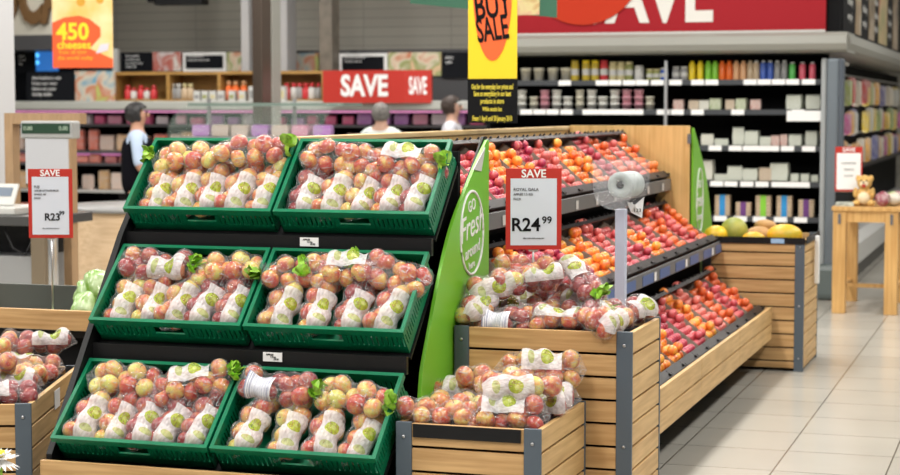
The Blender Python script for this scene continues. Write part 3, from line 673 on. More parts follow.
# melons
def gourd(name, label, c, r, m, sc=(1, 1, 1), rot=0, cat='melon', ribs=0):
    mb = MB(); mb.lathe([(math.sin(PI*k/16), -math.cos(PI*k/16)) for k in range(17)], 28)
    for v in mb.b.verts:
        a_ = math.atan2(v.co.y, v.co.x); f = 1+ribs*math.cos(a_*10); v.co = Vector((v.co.x*f*r, v.co.y*f*r, v.co.z*r))
        v.co = Vector((v.co.z*sc[0], v.co.y*sc[1], v.co.x*sc[2]))
    o = mb.done(name, m, smooth=True); bmesh_clean(o); o.location = c; o.rotation_euler = (0, 0, rot); return tag(o, label, cat)
MY = mat('melon_yellow', (.75, .48, .02), .4, var=.25, scale=14); MG = mat('melon_green', (.20, .25, .04), .5, col2=(.42, .40, .07), scale=10); MO = mat('papaya_orange', (.80, .40, .02), .4, col2=(.55, .42, .03), scale=9); BR = mat('butternut_tan', (.46, .26, .10), .6, var=.2, scale=12)
def mc(px, py, Y, z=None): q = W(px, py, Y); return q
zm = .752
gourd('melon', 'small yellow melon at the left end of the far bin', (-1.90, 11.08, zm+.06), .062, MY, (1.25, 1, .98), .4, ribs=.015)
gourd('melon', 'round green melon standing in the far bin', (-1.80, 11.15, zm+.085), .085, MG, (1, 1, 1), 0)
gourd('squash', 'tan butternut squash behind the melons', (-1.66, 11.25, zm+.055), .055, BR, (1.7, 1, 1), .5, 'squash')
gourd('squash', 'slim tan squash lying across the other one', (-1.63, 11.30, zm+.115), .035, BR, (2.2, 1, 1), -.4, 'squash')
gourd('papaya', 'small orange papaya at the front middle of the far bin', (-1.665, 11.05, zm+.045), .045, MO, (1.6, 1, 1), .2, 'papaya')
gourd('papaya', 'large yellow papaya at the right end of the far bin', (-1.485, 11.12, zm+.068), .068, MO, (1.6, 1, 1), .15, 'papaya')
# ------------------------------------------------------------------ left: lettuce tray, greens
tr = thing('wooden_tray', 'long wooden tray of lettuces behind the left apple bin', 'tray', (-4.1, 6.9, 0))
def tp(o): o.parent = tr; o.location = -tr.location; return o
tp(MB().box(-4.75, -3.30, 6.86, 6.885, .635, .722, bev=.002).done('front_board', OAK_X)); tp(MB().box(-4.75, -3.30, 7.38, 7.40, .55, .772).done('back_board', mat('grey_board', (.09, .10, .09), .6)))
tp(MB().box(-4.75, -3.30, 6.89, 7.375, .60, .63).done('tray_base', BLACKM))
tp(MB().box(-4.70, -3.34, 6.95, 7.33, .0, .595).done('pedestal', DARK))
tp(MB().box(-4.775, -4.752, 6.86, 7.40, .60, .76).done('end_board', OAK_Y)); tp(MB().box(-3.298, -3.28, 6.86, 7.40, .60, .76).done('end_board', OAK_Y))
def crumple(name, label, cat, c, r, m, sc, grp=None, seed=1):
    rr = random.Random(seed); b = bmesh.new(); bmesh.ops.create_icosphere(b, subdivisions=3, radius=1)
    ph = [(Vector((rr.gauss(0, 1), rr.gauss(0, 1), rr.gauss(0, 1)))*3, rr.random()*6) for _ in range(6)]
    for v in b.verts:
        f = 1+.07*sum(math.sin(v.co.dot(k)*1.2+q) for k, q in ph)/1.5; v.co = Vector((v.co.x*f*r*sc[0], v.co.y*f*r*sc[1], v.co.z*f*r*sc[2]))
    for f in b.faces: f.smooth = True
    me = bpy.data.meshes.new(name); b.to_mesh(me); b.free(); me.materials.append(m); o = bpy.data.objects.new(name, me); C.objects.link(o); o.location = c; return tag(o, label, cat, grp)
LET = mat('lettuce', (.38, .50, .16), .4, col2=(.70, .78, .55), scale=14, bump=.6); GRN = mat('bagged_greens', (.16, .33, .04), .3, col2=(.55, .68, .42), scale=16, bump=.8, coat=.5)
for i, x in enumerate((-4.45, -4.30, -4.15, -4.0, -3.86)):
    crumple('lettuce', f'pale lettuce low in the wooden tray, {ORD[i]} from the left', 'lettuce', (x, 7.0+.04*(i % 2), .665), .038, LET, (1.2, 1, .9), 'lettuces in the wooden tray', i)
for i, (px, py, s) in enumerate(((90, 297, .08), (99, 287, .075), (106, 300, .08), (94, 308, .07))):
    q = W(px, py, 7.15); crumple('bagged_greens', ('plastic bag of green leaves, front of the pile at the tray end', 'plastic bag of greens on top of the pile beside the stand', 'plastic bag of greens against the black stand edge', 'lowest plastic bag of greens in the tray corner')[i], 'bag of greens', (q.x, 7.15-.09*(i == 3), max(q.z, .70)), s, GRN, (.8, 1, 1.1), 'bagged greens', 20+i)
# flower at the bottom left corner
q = W(1, 455, 4.9)
fw = thing('potted_flower', 'white flower with a yellow centre at the bottom left corner', 'flower', (q.x, q.y, 0))
MB().tube([(0, 0, .28), (0, 0, q.z-.02)], .004).done('stalk', LEAF, fw); MB().lathe([(.07, 0), (.09, .22), (.095, .24), (.08, .24), (.075, .2), (0, .2)], 20).done('pot', mat('pot_grey', (.2, .2, .2), .6), fw)
MB().lathe([(.074, .19), (.03, .30), (0, .32)], 12).done('foliage', LEAF, fw)
mb = MB()
for ring, (n, l, el) in enumerate(((16, .070, -.5), (14, .060, .1), (11, .045, .6))):
    for k in range(n):
        a_ = 2*PI*k/n+ring*.2; d = Vector((math.cos(a_)*math.cos(el), math.sin(a_)*math.cos(el), math.sin(el))); s = Vector((-math.sin(a_), math.cos(a_), 0)); c = Vector((0, 0, q.z-.01))
        vs = [c, c+d*l*.5+s*.009, c+d*l, c+d*l*.5-s*.009]; mb.b.faces.new([mb.b.verts.new(v) for v in vs])
mb.done('petals', WHITE, fw); MB().lathe([(.0, q.z-.01), (.016, q.z), (.012, q.z+.014), (0, q.z+.018)], 12, cap=False).done('flower_centre', YEL, fw)
# ------------------------------------------------------------------ hanging banners
def banner(name, label, x0, x1, y0, y1, Y, yaw=0, m=YEL, wires=True):
    """flat hanging board between photo corners; returns (root, w, h): local x right, z up from the bottom centre"""
    a_, b2 = W(x0, y1, Y), W(x1, y0, Y); w = (b2.x-a_.x)/math.cos(yaw); h = b2.z-a_.z
    r = thing(name, label, 'banner', M=T(((a_.x+b2.x)/2, Y, a_.z)) @ Rz(yaw)); MB().box(-w/2, w/2, 0, .006, 0, h).done('board', m, r)
    if wires:
        for s in (-1, 1): MB().tube([(s*w*.42, .003, h-.01), (s*w*.42, .003, 4.6-a_.z)], .002, 5).done('wire', STEEL, r)
    return r, w, h
r, w, h = banner('hanging_banner', 'tall yellow sale banner with an orange oval, black foot', 468.5, 517, -75, 123, 9.0, .05)
MB().box(-w/2-.002, w/2+.002, -.003, .009, 0, h*.226).done('black_foot', INK, r)
k = h/198.
def zpx(py): return (123-py)*k
mb = MB(); cz_ = zpx(-12); mb.prism([(.0+w*.40*math.cos(t*PI/24), cz_+72*k*math.sin(t*PI/24)) for t in range(48)], -.003, 0, 'xz'); mb.done('orange_oval', BOR, r)
text('BUY', .17, INK, T((0, -.004, zpx(5))) @ UP @ Rz(.12), r, bold=.02, sx=.62, sy=1.15)
text('SALE', .135, INK, T((0, -.004, zpx(29))) @ UP @ Rz(.14), r, bold=.02, sx=.60, sy=1.3)
for i, (s, py) in enumerate((('Out for the everyday low prices and', 86.5), ('Save on everything in our best', 93.5), ('products in store', 101), ('While stocks last', 109), ('From 1 April until 30 January 2018', 118.5))):
    text(s, .036 if i != 3 else .03, mat('ink_yellow', (.75, .62, .06), .5), T((0, -.0045, zpx(py))) @ UP, r, sx=(.42, .45, .5, .5, .42)[i], bold=.02, sy=1.05)
r, w, h = banner('hanging_banner', 'orange and yellow 450 cheeses banner hanging at the upper left', 55, 110, -20, 68, 14, .12, mat('cheese_yellow', (.80, .50, .12), .5, col2=(.85, .72, .42), scale=3))
k = h/88.
mb = MB(); pts = [(-w/2, 0), (w/2, 0), (w/2, .10*h), (w*.12, .22*h), (w*.30, .36*h), (w*.30, .46*h), (w*.12, .56*h), (-w*.05, .60*h), (-w*.3, .58*h), (-w/2, .52*h)]; mb.prism(pts, -.003, 0, 'xz'); mb.done('red_swirl', mat('cheese_red', (.80, .10, .02), .5), r)
KY = mat('print_yellow', (.95, .68, .02), .5)
text('450', .20, KY, T((-w*.16, -.004, (68-32)*k)) @ UP, r, bold=.03)
text('cheeses', .10, KY, T((-w*.14, -.004, (68-45)*k)) @ UP, r, bold=.02); text('from all over', .05, mat('print_amber', (.85, .40, .02), .5), T((-w*.16, -.004, (68-52)*k)) @ UP, r, bold=.01); text('the world today', .05, MATS['print_amber'], T((-w*.12, -.004, (68-58)*k)) @ UP, r, bold=.01)
mb = MB(); mb.prism([(w*.22, .16*h), (w*.42, .20*h), (w*.44, .28*h), (w*.30, .27*h)], -.0045, -.003, 'xz'); mb.done('cheese_slice', mat('pale_lilac', (.65, .62, .70), .5), r)
for x, z, s in ((-.02, .76, .04), (.3, .78, .035), (.4, .9, .04), (.1, .86, .025)): MB().lathe([(s, 0), (s, .002)], 14, T((x*w, -.001, z*h)) @ Rx(PI/2)).done('cheese_hole', mat('hole_orange', (.65, .33, .03), .5), r)
# dark green hanging sign behind the yellow banner
r, w, h = banner('hanging_sign', 'dark green hanging sign behind the yellow sale banner', 410, 557, -30, 20, 11.5, 0, SIGNG); k = h/50
board = r.children[0]; bb = bmesh.new(); bb.from_mesh(board.data)
for v in bb.verts:
    if v.co.z < .01 and v.co.x < 0: v.co.z += 18*k
bb.to_mesh(board.data); bb.free()
mb = MB(); mb.box(w*.235, w*.385, -.004, 0, 0.02, h); mb.done('picture_panel', photo_mat('hang_photo', [(.5, .2, .06), (.7, .6, .3), (.65, .35, .25)], 7), r)
mb = MB(); mb.b.free(); text('fresh', .10, WHITE, T((-w*.37, -.004, 28*k)) @ UP, r)
# ------------------------------------------------------------------ black island shelving
IY = 15.2
isl = thing('shelving_island', 'black island shelving with grey rounded canopy at the back right', 'shelving', (-3.4, 15.6, 0))
def ip(o, m=None): o.parent = isl; o.location = -isl.location; return o
XL, XR = W(480, 100, 15.1).x, -1.735
ip(MB().box(XL, XR-.02, 15.82, 15.86, 0, 2.08).done('back_panel', SHOPB)); ip(MB().box(XL, XR-.02, 15.25, 15.8, 0, .16).done('base', SHOPB))
LV = {k: CZ+(v-CZ)*1.085 for k, v in {80: 1.815, 110: 1.582, 147: 1.300, 182: 1.021, 217: .748}.items()}
for z in list(LV.values())+[.45]:
    ip(MB().box(XL, XR-.02, 15.3, 15.81, z-.022, z).done('shelf', mat('shelf_dark', (.02, .021, .024), .4))); ip(MB().box(XL, XR-.02, 15.285, 15.299, z-.04, z+.004).done('shelf_rail', mat('rail_dark', (.045, .05, .058), .4)))
a_ = W(667, 90, 15.28); ip(MB().box(a_.x-.02, a_.x+.005, 15.26, 15.28, 1.2, 2.0).done('upright', STEEL))
ip(MB().box(XL, XL+.03, 15.3, 15.8, 0, 2.06).done('end_panel', SHOPB))
p0, p1 = W(822, 60, 15.2), W(843, 60, 15.2)
ip(MB().box(XR-.015, XR+.03, 15.23, 15.82, .12, 2.01, bev=.01).done('end_post', mat('post_light', (.35, .37, .38), .4)))
ip(MB().box(XR+.035, p1.x-.03, 15.19, 15.35, .10, 2.01, bev=.02).done('corner_post', BLUEG))
ip(MB().box(p1.x-.07, p1.x, 15.22, 15.4, .10, 2.01, bev=.02).done('corner_post', mat('post_mid', (.10, .12, .15), .4)))
ip(MB().box(XR-.05, p1.x+.02, 15.13, 15.45, 0, .30, bev=.05).done('bumper', mat('bumper_grey', (.12, .15, .15), .35)))
zc0, zc1 = 2.058, 2.224
mb = MB(); prof = [(15.18, zc0), (15.12, zc0+.02), (15.09, zc0+.07), (15.1, zc1-.03), (15.15, zc1), (15.8, zc1), (15.8, zc0)]; mb.prism(prof, XL, -1.535, 'yz'); ip(mb.done('canopy', GREY))
mb = MB(); mb.prism([(-1.615, zc0), (-1.535, zc0+.02), (-1.505, zc0+.07), (-1.515, zc1-.03), (-1.565, zc1), (-1.9, zc1-.001), (-1.9, zc0+.001)], 15.20, 27.4, 'xz'); ip(mb.done('canopy', GREY))
# header
hd = thing('header_sign', 'large red SAVE header above the island shelving', 'sign', (-3.2, 15.25, zc1))
MB().box(XL+3.2, W(825, 20, 15.2).x+3.2, -.01, .06, .0, .75).done('board', REDD, hd); MB().box(XL+3.2, W(825, 20, 15.2).x+3.2, -.03, -.012, .0, .022).done('rail', LGREY, hd)
a_ = W(590, 15, 15.24); z0 = W(600, 22, 15.24).z-zc1
text('SAVE', .66, mat('print_cream', (.72, .70, .66), .5), T((W(646, 0, 15.23).x+3.2, -.013, z0+.205)) @ UP, hd, bold=.03, sx=.78)
c = W(583, -37, 15.22); mb = MB(); rad = abs(W(583, 25, 15.22).z-c.z); mb.lathe([(rad, 0), (rad, .006)], 48, T((c.x+3.2, -.0215, c.z-zc1)) @ Rx(PI/2) @ Matrix.Diagonal((1.0, 1, 1, 1))); mb.done('orange_disc', ORR, hd)
# side header with pictures facing the aisle
PH = [photo_mat('food_a', [(.05, .05, .05), (.35, .25, .15), (.55, .5, .42)], 3), photo_mat('food_b', [(.02, .02, .02), (.30, .22, .13), (.6, .55, .5)], 3), photo_mat('food_c', [(.4, .1, .06), (.6, .45, .25), (.25, .3, .12)], 3)]
hs = thing('header_sign', 'row of black and picture panels above the aisle side of the island', 'sign', (-1.585, 15.4, zc1))
MB().box(-.02, -.01, -.02, 11.8, 0, .72).done('board', INK, hs); MB().box(-.14, -.02, -.10, -.02, 0, .72).done('end_board', INK, hs)
for i, (y0, y1) in enumerate(((1.0, 1.5), (2.3, 2.9), (3.4, 4.4), (5.2, 5.9), (6.5, 7.4), (8.2, 9.0), (10, 11))): MB().box(-.01, -.004, y0, y1, .03, .72).done('picture_panel', PH[i % 3], hs)
for i in range(4):
    for q in range(3): text(('fresh from', 'the bakery', 'every day')[q], .10, LGREY, T((-.008, (.55, 1.9, 3.1, 4.8)[i], .42-.13*q)) @ FX, hs, 'panel_lettering')
# side face with hanging packs
ip(MB().box(-2.085, -2.035, 15.86, 27.4, 0, zc0).done('side_back', SHOPB)); ip(MB().box(-2.035, -1.635, 15.5, 27.4, 0, .12).done('case_base', mat('case_base', (.03, .03, .03), .4)))
mb = MB(); mb.prism([(-1.655, .12), (-1.585, .16), (-1.575, .35), (-1.655, .42), (-2.035, .42), (-2.035, .12)], 15.5, 27.4, 'xz'); ip(mb.done('case_front', LGREY))
ip(MB().box(-2.035, -1.695, 15.86, 27.4, 1.0, 1.03).done('side_shelf', BLACKM))
PK = [(.55, .05, .04), (.7, .35, .04), (.6, .6, .55), (.55, .1, .3), (.75, .55, .05), (.12, .12, .3), (.3, .4, .1), (.62, .55, .42)]
PKM = [mat(f'pack_{i}', c, .35, col2=tuple(min(1, x*.5+.3) for x in c), scale=14) for i, c in enumerate(PK)]
def pack_mesh(w, d, h, m, nm='packet'):
    mb = MB(); pr = [(-.5, 0), (-.46, .06), (-.5, .5), (-.46, .94), (-.5, 1), (.5, 1), (.46, .94), (.5, .5), (.46, .06), (.5, 0)]
    n = len(pr); fr = [mb.b.verts.new((x*w, -d*.5*(1 if .05 < z < .95 else .2), z*h)) for x, z in pr]; bk = [mb.b.verts.new((x*w, d*.5*(1 if .05 < z < .95 else .2), z*h)) for x, z in pr]
    mb.b.faces.new(fr); mb.b.faces.new(bk[::-1])
    for k in range(n): mb.b.faces.new((fr[k], bk[k], bk[(k+1) % n], fr[(k+1) % n]))
    o = mb.done(nm, m); d_ = o.data; bpy.data.objects.remove(o); return d_
HP = [pack_mesh(.20, .07, .27, m) for m in PKM]
def inst(nm, me, loc, label, cat, grp=None, rz=0, sc=None):
    o = bpy.data.objects.new(nm, me); C.objects.link(o); o.location = loc; o.rotation_euler = (0, 0, rz)
    if sc: o.scale = sc
    return tag(o, label, cat, grp)
for row, z in enumerate((1.62, 1.33, 1.04)):
    i = 0; y = 15.75
    while y < 27.0:
        if rnd.random() < .62:
            inst('packet', HP[rnd.randrange(8)], (-1.735-.07*rnd.random(), y, z+rnd.uniform(-.01, .02) if z > 1.1 else 1.031), f'hanging packet, {ORD[min(i, 29)]} from the corner post in the {("top","middle","lower")[row]} row of the aisle face', 'packet', 'packets on the aisle side of the island', PI/2, (.9, 1, rnd.uniform(.75, 1.0))); i += 1
        y += rnd.uniform(.20, .36)
ip(MB().box(-1.935, -1.915, 15.86, 27.4, 1.32, 1.34).done('hook_rail', STEEL)); ip(MB().box(-1.935, -1.915, 15.86, 27.4, 1.92, 1.94).done('hook_rail', STEEL))
# products on the island front
def tub_mesh(r, h, m): 
    o = MB().lathe([(r*.8, 0), (r*.95, h*.8), (r*1.02, h*.8), (r*1.04, h*.98), (r*.98, h)], 16).done('tub', m); d = o.data; bpy.data.objects.remove(o); return d
def bottle_mesh(r, h, m):
    o = MB().lathe([(r*.95, 0), (r, h*.05), (r, h*.68), (r*.55, h*.8), (r*.38, h*.85), (r*.38, h*.9), (r*.5, h*.9), (r*.5, h), (0, h)], 14).done('bottle', m); d = o.data; bpy.data.objects.remove(o); return d
TUBW = mat('tub_white', (.78, .78, .74), .4); TUBC = mat('tub_cream', (.70, .66, .50), .45, col2=(.80, .78, .70), scale=8); TUBP = mat('tub_pink', (.70, .35, .42), .45)
cols = {'mustard': (.60, .45, .05), 'red': (.60, .04, .05), 'cream': (.62, .55, .30), 'lime': (.25, .62, .05), 'orange': (.85, .16, .02), 'peach': (.75, .42, .22), 'yellow': (.90, .68, .02), 'blue': (.06, .13, .50), 'grey': (.3, .3, .3), 'pink': (.75, .12, .18), 'green': (.10, .50, .10), 'olive': (.32, .34, .12), 'white': (.60, .60, .58), 'purple': (.16, .05, .22), 'brightblue': (.03, .28, .62), 'tan': (.55, .42, .28)}
CM = {k: mat('pk_'+k, v, .35) for k, v in cols.items()}
def xat(px, z=1.6): return W(px, 100, 15.4).x
def card(px, lev, w=.11, n=[0]):
    n[0] += 1; x = xat(px); z = LV[lev]
    return inst('shelf_card', CARDM, (x, 15.283, z-.018), f'white price card on the {LVN[lev]} shelf rail, {ORD[min(29, cc.setdefault(lev, 0))]} from left', 'price card', 'shelf price cards on the island', 0, (w/.1, 1, 1))
o = MB().box(-.05, .05, -.003, .001, -.022, .022).done('shelf_card', WHITE); CARDM = o.data; bpy.data.objects.remove(o); cc = {}; LVN = {80: 'top', 110: 'second', 147: 'third', 182: 'fourth', 217: 'fifth'}
def cards(lev, xs, w=.11):
    for x in xs: card(x, lev, w); cc[lev] += 1
cc.update({k: 0 for k in LV})
cards(80, [568, 605, 618, 632, 645, 660, 678, 700, 714, 752, 766, 780, 794, 810]); cards(110, [530, 543, 556, 570, 592, 604, 616, 628, 640, 666, 680, 700, 740, 800])
cards(147, [718, 738, 752, 763, 775, 790, 811]); cards(182, [720, 734, 750, 765, 781, 794, 806]); cards(217, [724, 744, 763, 784, 804])
i = 0
TBL, JAR = tub_mesh(.048, .115, TUBC), None
for px in (526, 539, 553, 566): inst('tub', TBL, (xat(px), 15.4, LV[80]), f'cream lidded tub, {ORD[i]} from left on the top island shelf', 'tub', 'tubs on the top island shelf'); i += 1
def jar(px, lev, body, lid, r, h, label, grp=None):
    z = LV[lev]; rt = thing('jar', label, 'jar', (xat(px), 15.4, z), grp)
    MB().lathe([(r*.9, 0), (r, .01), (r, h*.8), (r*.8, h*.86), (0, h*.86)], 14).done('jar_body', CM[body], rt); MB().lathe([(r*.85, h*.861), (r*.9, h*.87), (r*.9, h), (0, h)], 14).done('jar_lid', CM[lid], rt)
    MB().lathe([(r*1.01, h*.28), (r*1.01, h*.58)], 14, cap=False).done('jar_label', CM['white'], rt)
for i, (px, bd, ld) in enumerate(((575, 'mustard', 'mustard'), (586, 'mustard', 'yellow'), (595, 'mustard', 'yellow'), (604, 'red', 'red'), (613, 'cream', 'cream'), (621, 'cream', 'cream'), (629, 'olive', 'cream'))):
    jar(px, 80, bd, ld, .036, .18 if i < 4 else .165, f'{bd} jar with a white label, {ORD[i]} jar from left on the top shelf')
for i, px in enumerate((639, 650, 657, 664, 676, 684)):
    jar(px, 80, ('white', 'olive', 'olive', 'blue', 'grey', 'grey')[i], ('white', 'cream', 'cream', 'white', 'white', 'white')[i], .034 if i else .042, (.13, .10, .10, .11, .12, .12)[i], f'small {("white", "olive", "olive", "blue", "grey", "grey")[i]} jar, {ORD[i]} beside the steel upright on the top shelf')
for i, (px, c) in enumerate(((692, 'yellow'), (700, 'yellow'), (708, 'lime'), (715, 'lime'), (722, 'orange'), (729, 'orange'), (736, 'peach'), (743, 'peach'), (750, 'tan'), (756, 'tan'), (763, 'blue'), (770, 'blue'), (777, 'grey'), (784, 'grey'), (792, 'green'), (802, 'pink'), (812, 'pink'))):
    z = LV[80]; rt = thing('bottle', f'{c} bottle, {ORD[i]} in the row of coloured bottles on the top shelf', 'bottle', (xat(px), 15.4, z), 'coloured bottles on the top shelf')
    r, h = .028, (.165 if i < 14 else .15)
    MB().lathe([(r*.95, 0), (r, .01), (r, h*.82), (r*.7, h*.9), (0, h*.9)], 14).done('bottle_body', CM[c], rt); MB().lathe([(r*.6, h*.9), (r*.6, h), (0, h)], 10).done('cap', CM['white' if i > 8 else c], rt)
TB2 = {'w': tub_mesh(.043, .058, TUBW), 'p': tub_mesh(.043, .058, TUBP), 'c': tub_mesh(.038, .058, TUBC)}
for i, (px, n, k) in enumerate(((522, 3, 'w'), (534, 2, 'c'), (545, 3, 'p'), (557, 3, 'w'), (568, 2, 'w'), (580, 3, 'c'), (592, 3, 'w'), (603, 2, 'w'), (615, 3, 'w'), (627, 3, 'p'), (639, 3, 'p'), (650, 2, 'c'))):
    for q in range(n):
        inst('tub', TB2[k], (xat(px), 15.4, LV[110]+.0585*q), f'small {dict(w="white", p="pink", c="cream")[k]} tub, {("bottom","second","top")[q]} of the {ORD[i]} stack from left, second shelf', 'tub', 'stacked tubs on the second island shelf')
PCK = [mat('pouch_cream', (.60, .58, .46), .35, col2=(.75, .75, .70), scale=20), mat('pouch_white', (.72, .72, .70), .35, col2=(.5, .55, .4), scale=20), mat('pouch_tan', (.50, .36, .24), .4, col2=(.68, .6, .48), scale=20), mat('pouch_red', (.55, .2, .15), .4, col2=(.7, .65, .6), scale=14), mat('pouch_green', (.3, .4, .15), .4, col2=(.7, .7, .6), scale=14)]
PCM = [pack_mesh(1, .5, 1, m, 'pouch') for m in PCK]
def pouches(lev, L2):
    for i, (px, w, h, k) in enumerate(L2):
        inst('pouch', PCM[k], (xat(px), 15.45, LV[lev]), f'small packet, {ORD[i]} from left among the packets on the {LVN[lev]} shelf', 'packet', f'packets on the {LVN[lev]} island shelf', rnd.uniform(-.2, .2), (w, .16, h))
pouches(110, [(678, .09, .09, 3), (694, .09, .085, 2), (704, .09, .085, 0), (715, .10, .10, 4), (729, .08, .09, 2), (741, .09, .10, 4), (755, .09, .09, 3), (794, .13, .13, 1), (812, .12, .13, 1)])
pouches(147, [(707, .11, .10, 0), (721, .12, .06, 1), (738, .10, .16, 1), (752, .12, .13, 1), (766, .10, .08, 1), (776, .08, .09, 3), (784, .06, .10, 3), (796, .11, .10, 1), (812, .10, .13, 1)])
pouches(182, [(708, .10, .18, 0), (721, .12, .06, 1), (735, .13, .13, 1), (751, .13, .11, 1), (766, .12, .12, 2), (780, .16, .16, 1), (796, .07, .07, 1), (806, .07, .07, 1), (815, .06, .06, 1)])
# header price boards hanging low on the second shelf
for px, lev in ((807, 110),):
    o = inst('shelf_card', CARDM, (xat(px), 15.27, LV[lev]-.05), 'wide green and white price strip at the right end of the second shelf', 'price card', None, 0, (3, 1, 2))
for i, (px, c, n) in enumerate(((724, 'brightblue', 6), (745, 'purple', 4), (765, 'lime', 6), (786, 'brightblue', 6), (808, 'purple', 5))):
    for q in range(n):
        rt = thing('snack_pack', f'tray pack with {c.replace("bright", "")} band, {ORD[q]} up in the {ORD[i]} stack, fifth shelf', 'packet', (xat(px), 15.42, LV[217]+.030*q), 'banded snack packs on the fifth shelf')
        MB().box(-.065, .065, -.05, .05, 0, .028, bev=.006).done('tray', CM['tan'], rt); MB().box(-.024, .024, -.052, .052, -.0005, .0292).done('band', CM[c], rt)
# ------------------------------------------------------------------ table with toy
TY = 14.2; tx0, tx1 = -1.525, -1.03
tb = thing('wooden_table', 'high wooden display table in front of the aisle at the right', 'table', (-1.28, 14.7, 0))
def bp(o): o.parent = tb; o.location = -tb.location; return o
bp(MB().box(tx0-.01, tx1+.03, TY-.01, TY+1.05, .80, .835, bev=.004).done('tabletop', TABLEW))
bp(MB().box(tx0+.1, tx1-.1, TY+.01, TY+.035, .715, .80).done('apron', TABLEW)); bp(MB().box(tx1-.04, tx1-.02, TY+.1, TY+.95, .715, .80).done('apron', TABLEW)); bp(MB().box(tx0+.02, tx0+.04, TY+.1, TY+.95, .715, .80).done('apron', TABLEW))
for x in (tx0, tx1-.1):
    for y in (TY, TY+.93): bp(MB().box(x, x+.1, y, y+.1, 0, .80, bev=.004).done('leg', TABLEW))
bp(MB().box(tx0+.02, tx1-.02, TY+.50, TY+.53, .16, .19).done('stretcher', TABLEW)); bp(MB().box(tx0+.03, tx0+.06, TY+.1, TY+.93, .16, .19).done('stretcher', TABLEW)); bp(MB().box(tx1-.06, tx1-.03, TY+.1, TY+.93, .16, .19).done('stretcher', TABLEW))
for x in (tx0+.04, tx1-.06): bp(MB().box(x, x+.02, TY-.0115, TY-.0095, .70, .78).done('joint_plate', INKG))
ZT = .835
ty = thing('toy_dog', 'seated plush dog with a red tongue on the wooden table', 'soft toy', (-1.30, 14.32, ZT)); PL = mat('plush_gold', (.62, .38, .12), .9, var=.3, scale=60); PW = mat('plush_cream', (.75, .62, .42), .9)
def ball(c, r, sc=(1, 1, 1), n=16): return T(c) @ Matrix.Diagonal((r*sc[0], r*sc[1], r*sc[2], 1))
SPH = [(math.sin(PI*k/10), -math.cos(PI*k/10)) for k in range(11)]
mb = MB()
for c, r, sc in (((0, 0, .075), .07, (1, .9, 1.1)), ((-.055, -.05, .025), .03, (1, 1.4, .8)), ((.055, -.05, .025), .03, (1, 1.4, .8)), ((-.065, -.03, .105), .024, (.8, .8, 1.7)), ((.065, -.03, .105), .024, (.8, .8, 1.7)), ((0, -.01, .185), .058, (1, .95, 1)), ((-.05, 0, .215), .022, (.8, .6, 1.2)), ((.05, 0, .215), .022, (.8, .6, 1.2))): mb.lathe(SPH, 14, ball(c, r, sc))
mb.done('body', PL, ty); MB().lathe(SPH, 14, ball((0, -.03, .065), .05, (1, 1, 1.1))).lathe(SPH, 12, ball((0, -.055, .175), .028, (1.2, .8, .9))).done('belly_and_muzzle', PW, ty)
MB().lathe(SPH, 8, ball((0, -.075, .16), .014, (1.2, .7, 1))).done('tongue', RED, ty); MB().lathe(SPH, 8, ball((-.02, -.062, .202), .007)).lathe(SPH, 8, ball((.02, -.062, .202), .007)).lathe(SPH, 8, ball((0, -.08, .187), .008)).done('eyes_and_nose', INK, ty)
tag(MB().box(-1.52, -1.37, 14.40, 14.75, ZT, ZT+.10, bev=.004).done('wooden_crate', mat('crate_brown', (.22, .14, .08), .6, var=.3)), 'small brown box at the back of the table behind the sign', 'box')
bx = MB().box(-1.51, -1.37, 14.22, 14.36, ZT, ZT+.03, bev=.003).done('leaflet_stack', mat('leaflets', (.45, .48, .42), .5, var=.3, scale=30)); tag(bx, 'low stack of leaflets at the front left of the table', 'leaflets')
for i, (x, y, z, k) in enumerate(((-1.16, 14.30, 0, 3), (-1.07, 14.36, 0, 7), (-1.18, 14.55, 0, 0), (-1.08, 14.60, 0, 3), (-1.10, 14.48, .0, 6))):
    crumple('snack_bag', ('crumpled maroon snack bag right of the plush dog', 'crumpled cream and pink snack bag at the right front of the table', 'red snack bag behind the plush dog', 'maroon snack bag at the back right of the table', 'green snack bag in the middle of the table')[i], 'snack bag', (x, y, ZT+.055), .055, (mat('maroon', (.25, .03, .06), .3, col2=(.5, .35, .35), scale=24) if k in (0, 3) else PKM[k]), (1, .9, 1.0), None, 40+i)
r = thing('price_sign', 'red-topped SAVE sign standing on the wooden table', 'price sign', M=T((-1.43, 14.385, ZT)) @ Rz(.2))
MB().box(-.105, .105, 0, .004, .11, .46).done('red_frame', RED, r); MB().box(-.092, .092, -.001, 0, .125, .41).done('white_panel', WHITE, r); text('SAVE', .045, WHITE, T((0, -.0015, .435)) @ UP, r, bold=.02)
for i, s in enumerate(('ASSORTED', 'TREATS', 'R19.99')): text(s, .024, INKG, T((0, -.0015, .33-.05*i)) @ UP, r)
MB().box(-.10, .10, -.01, .012, 0, .105).done('holder', BLACK, r)
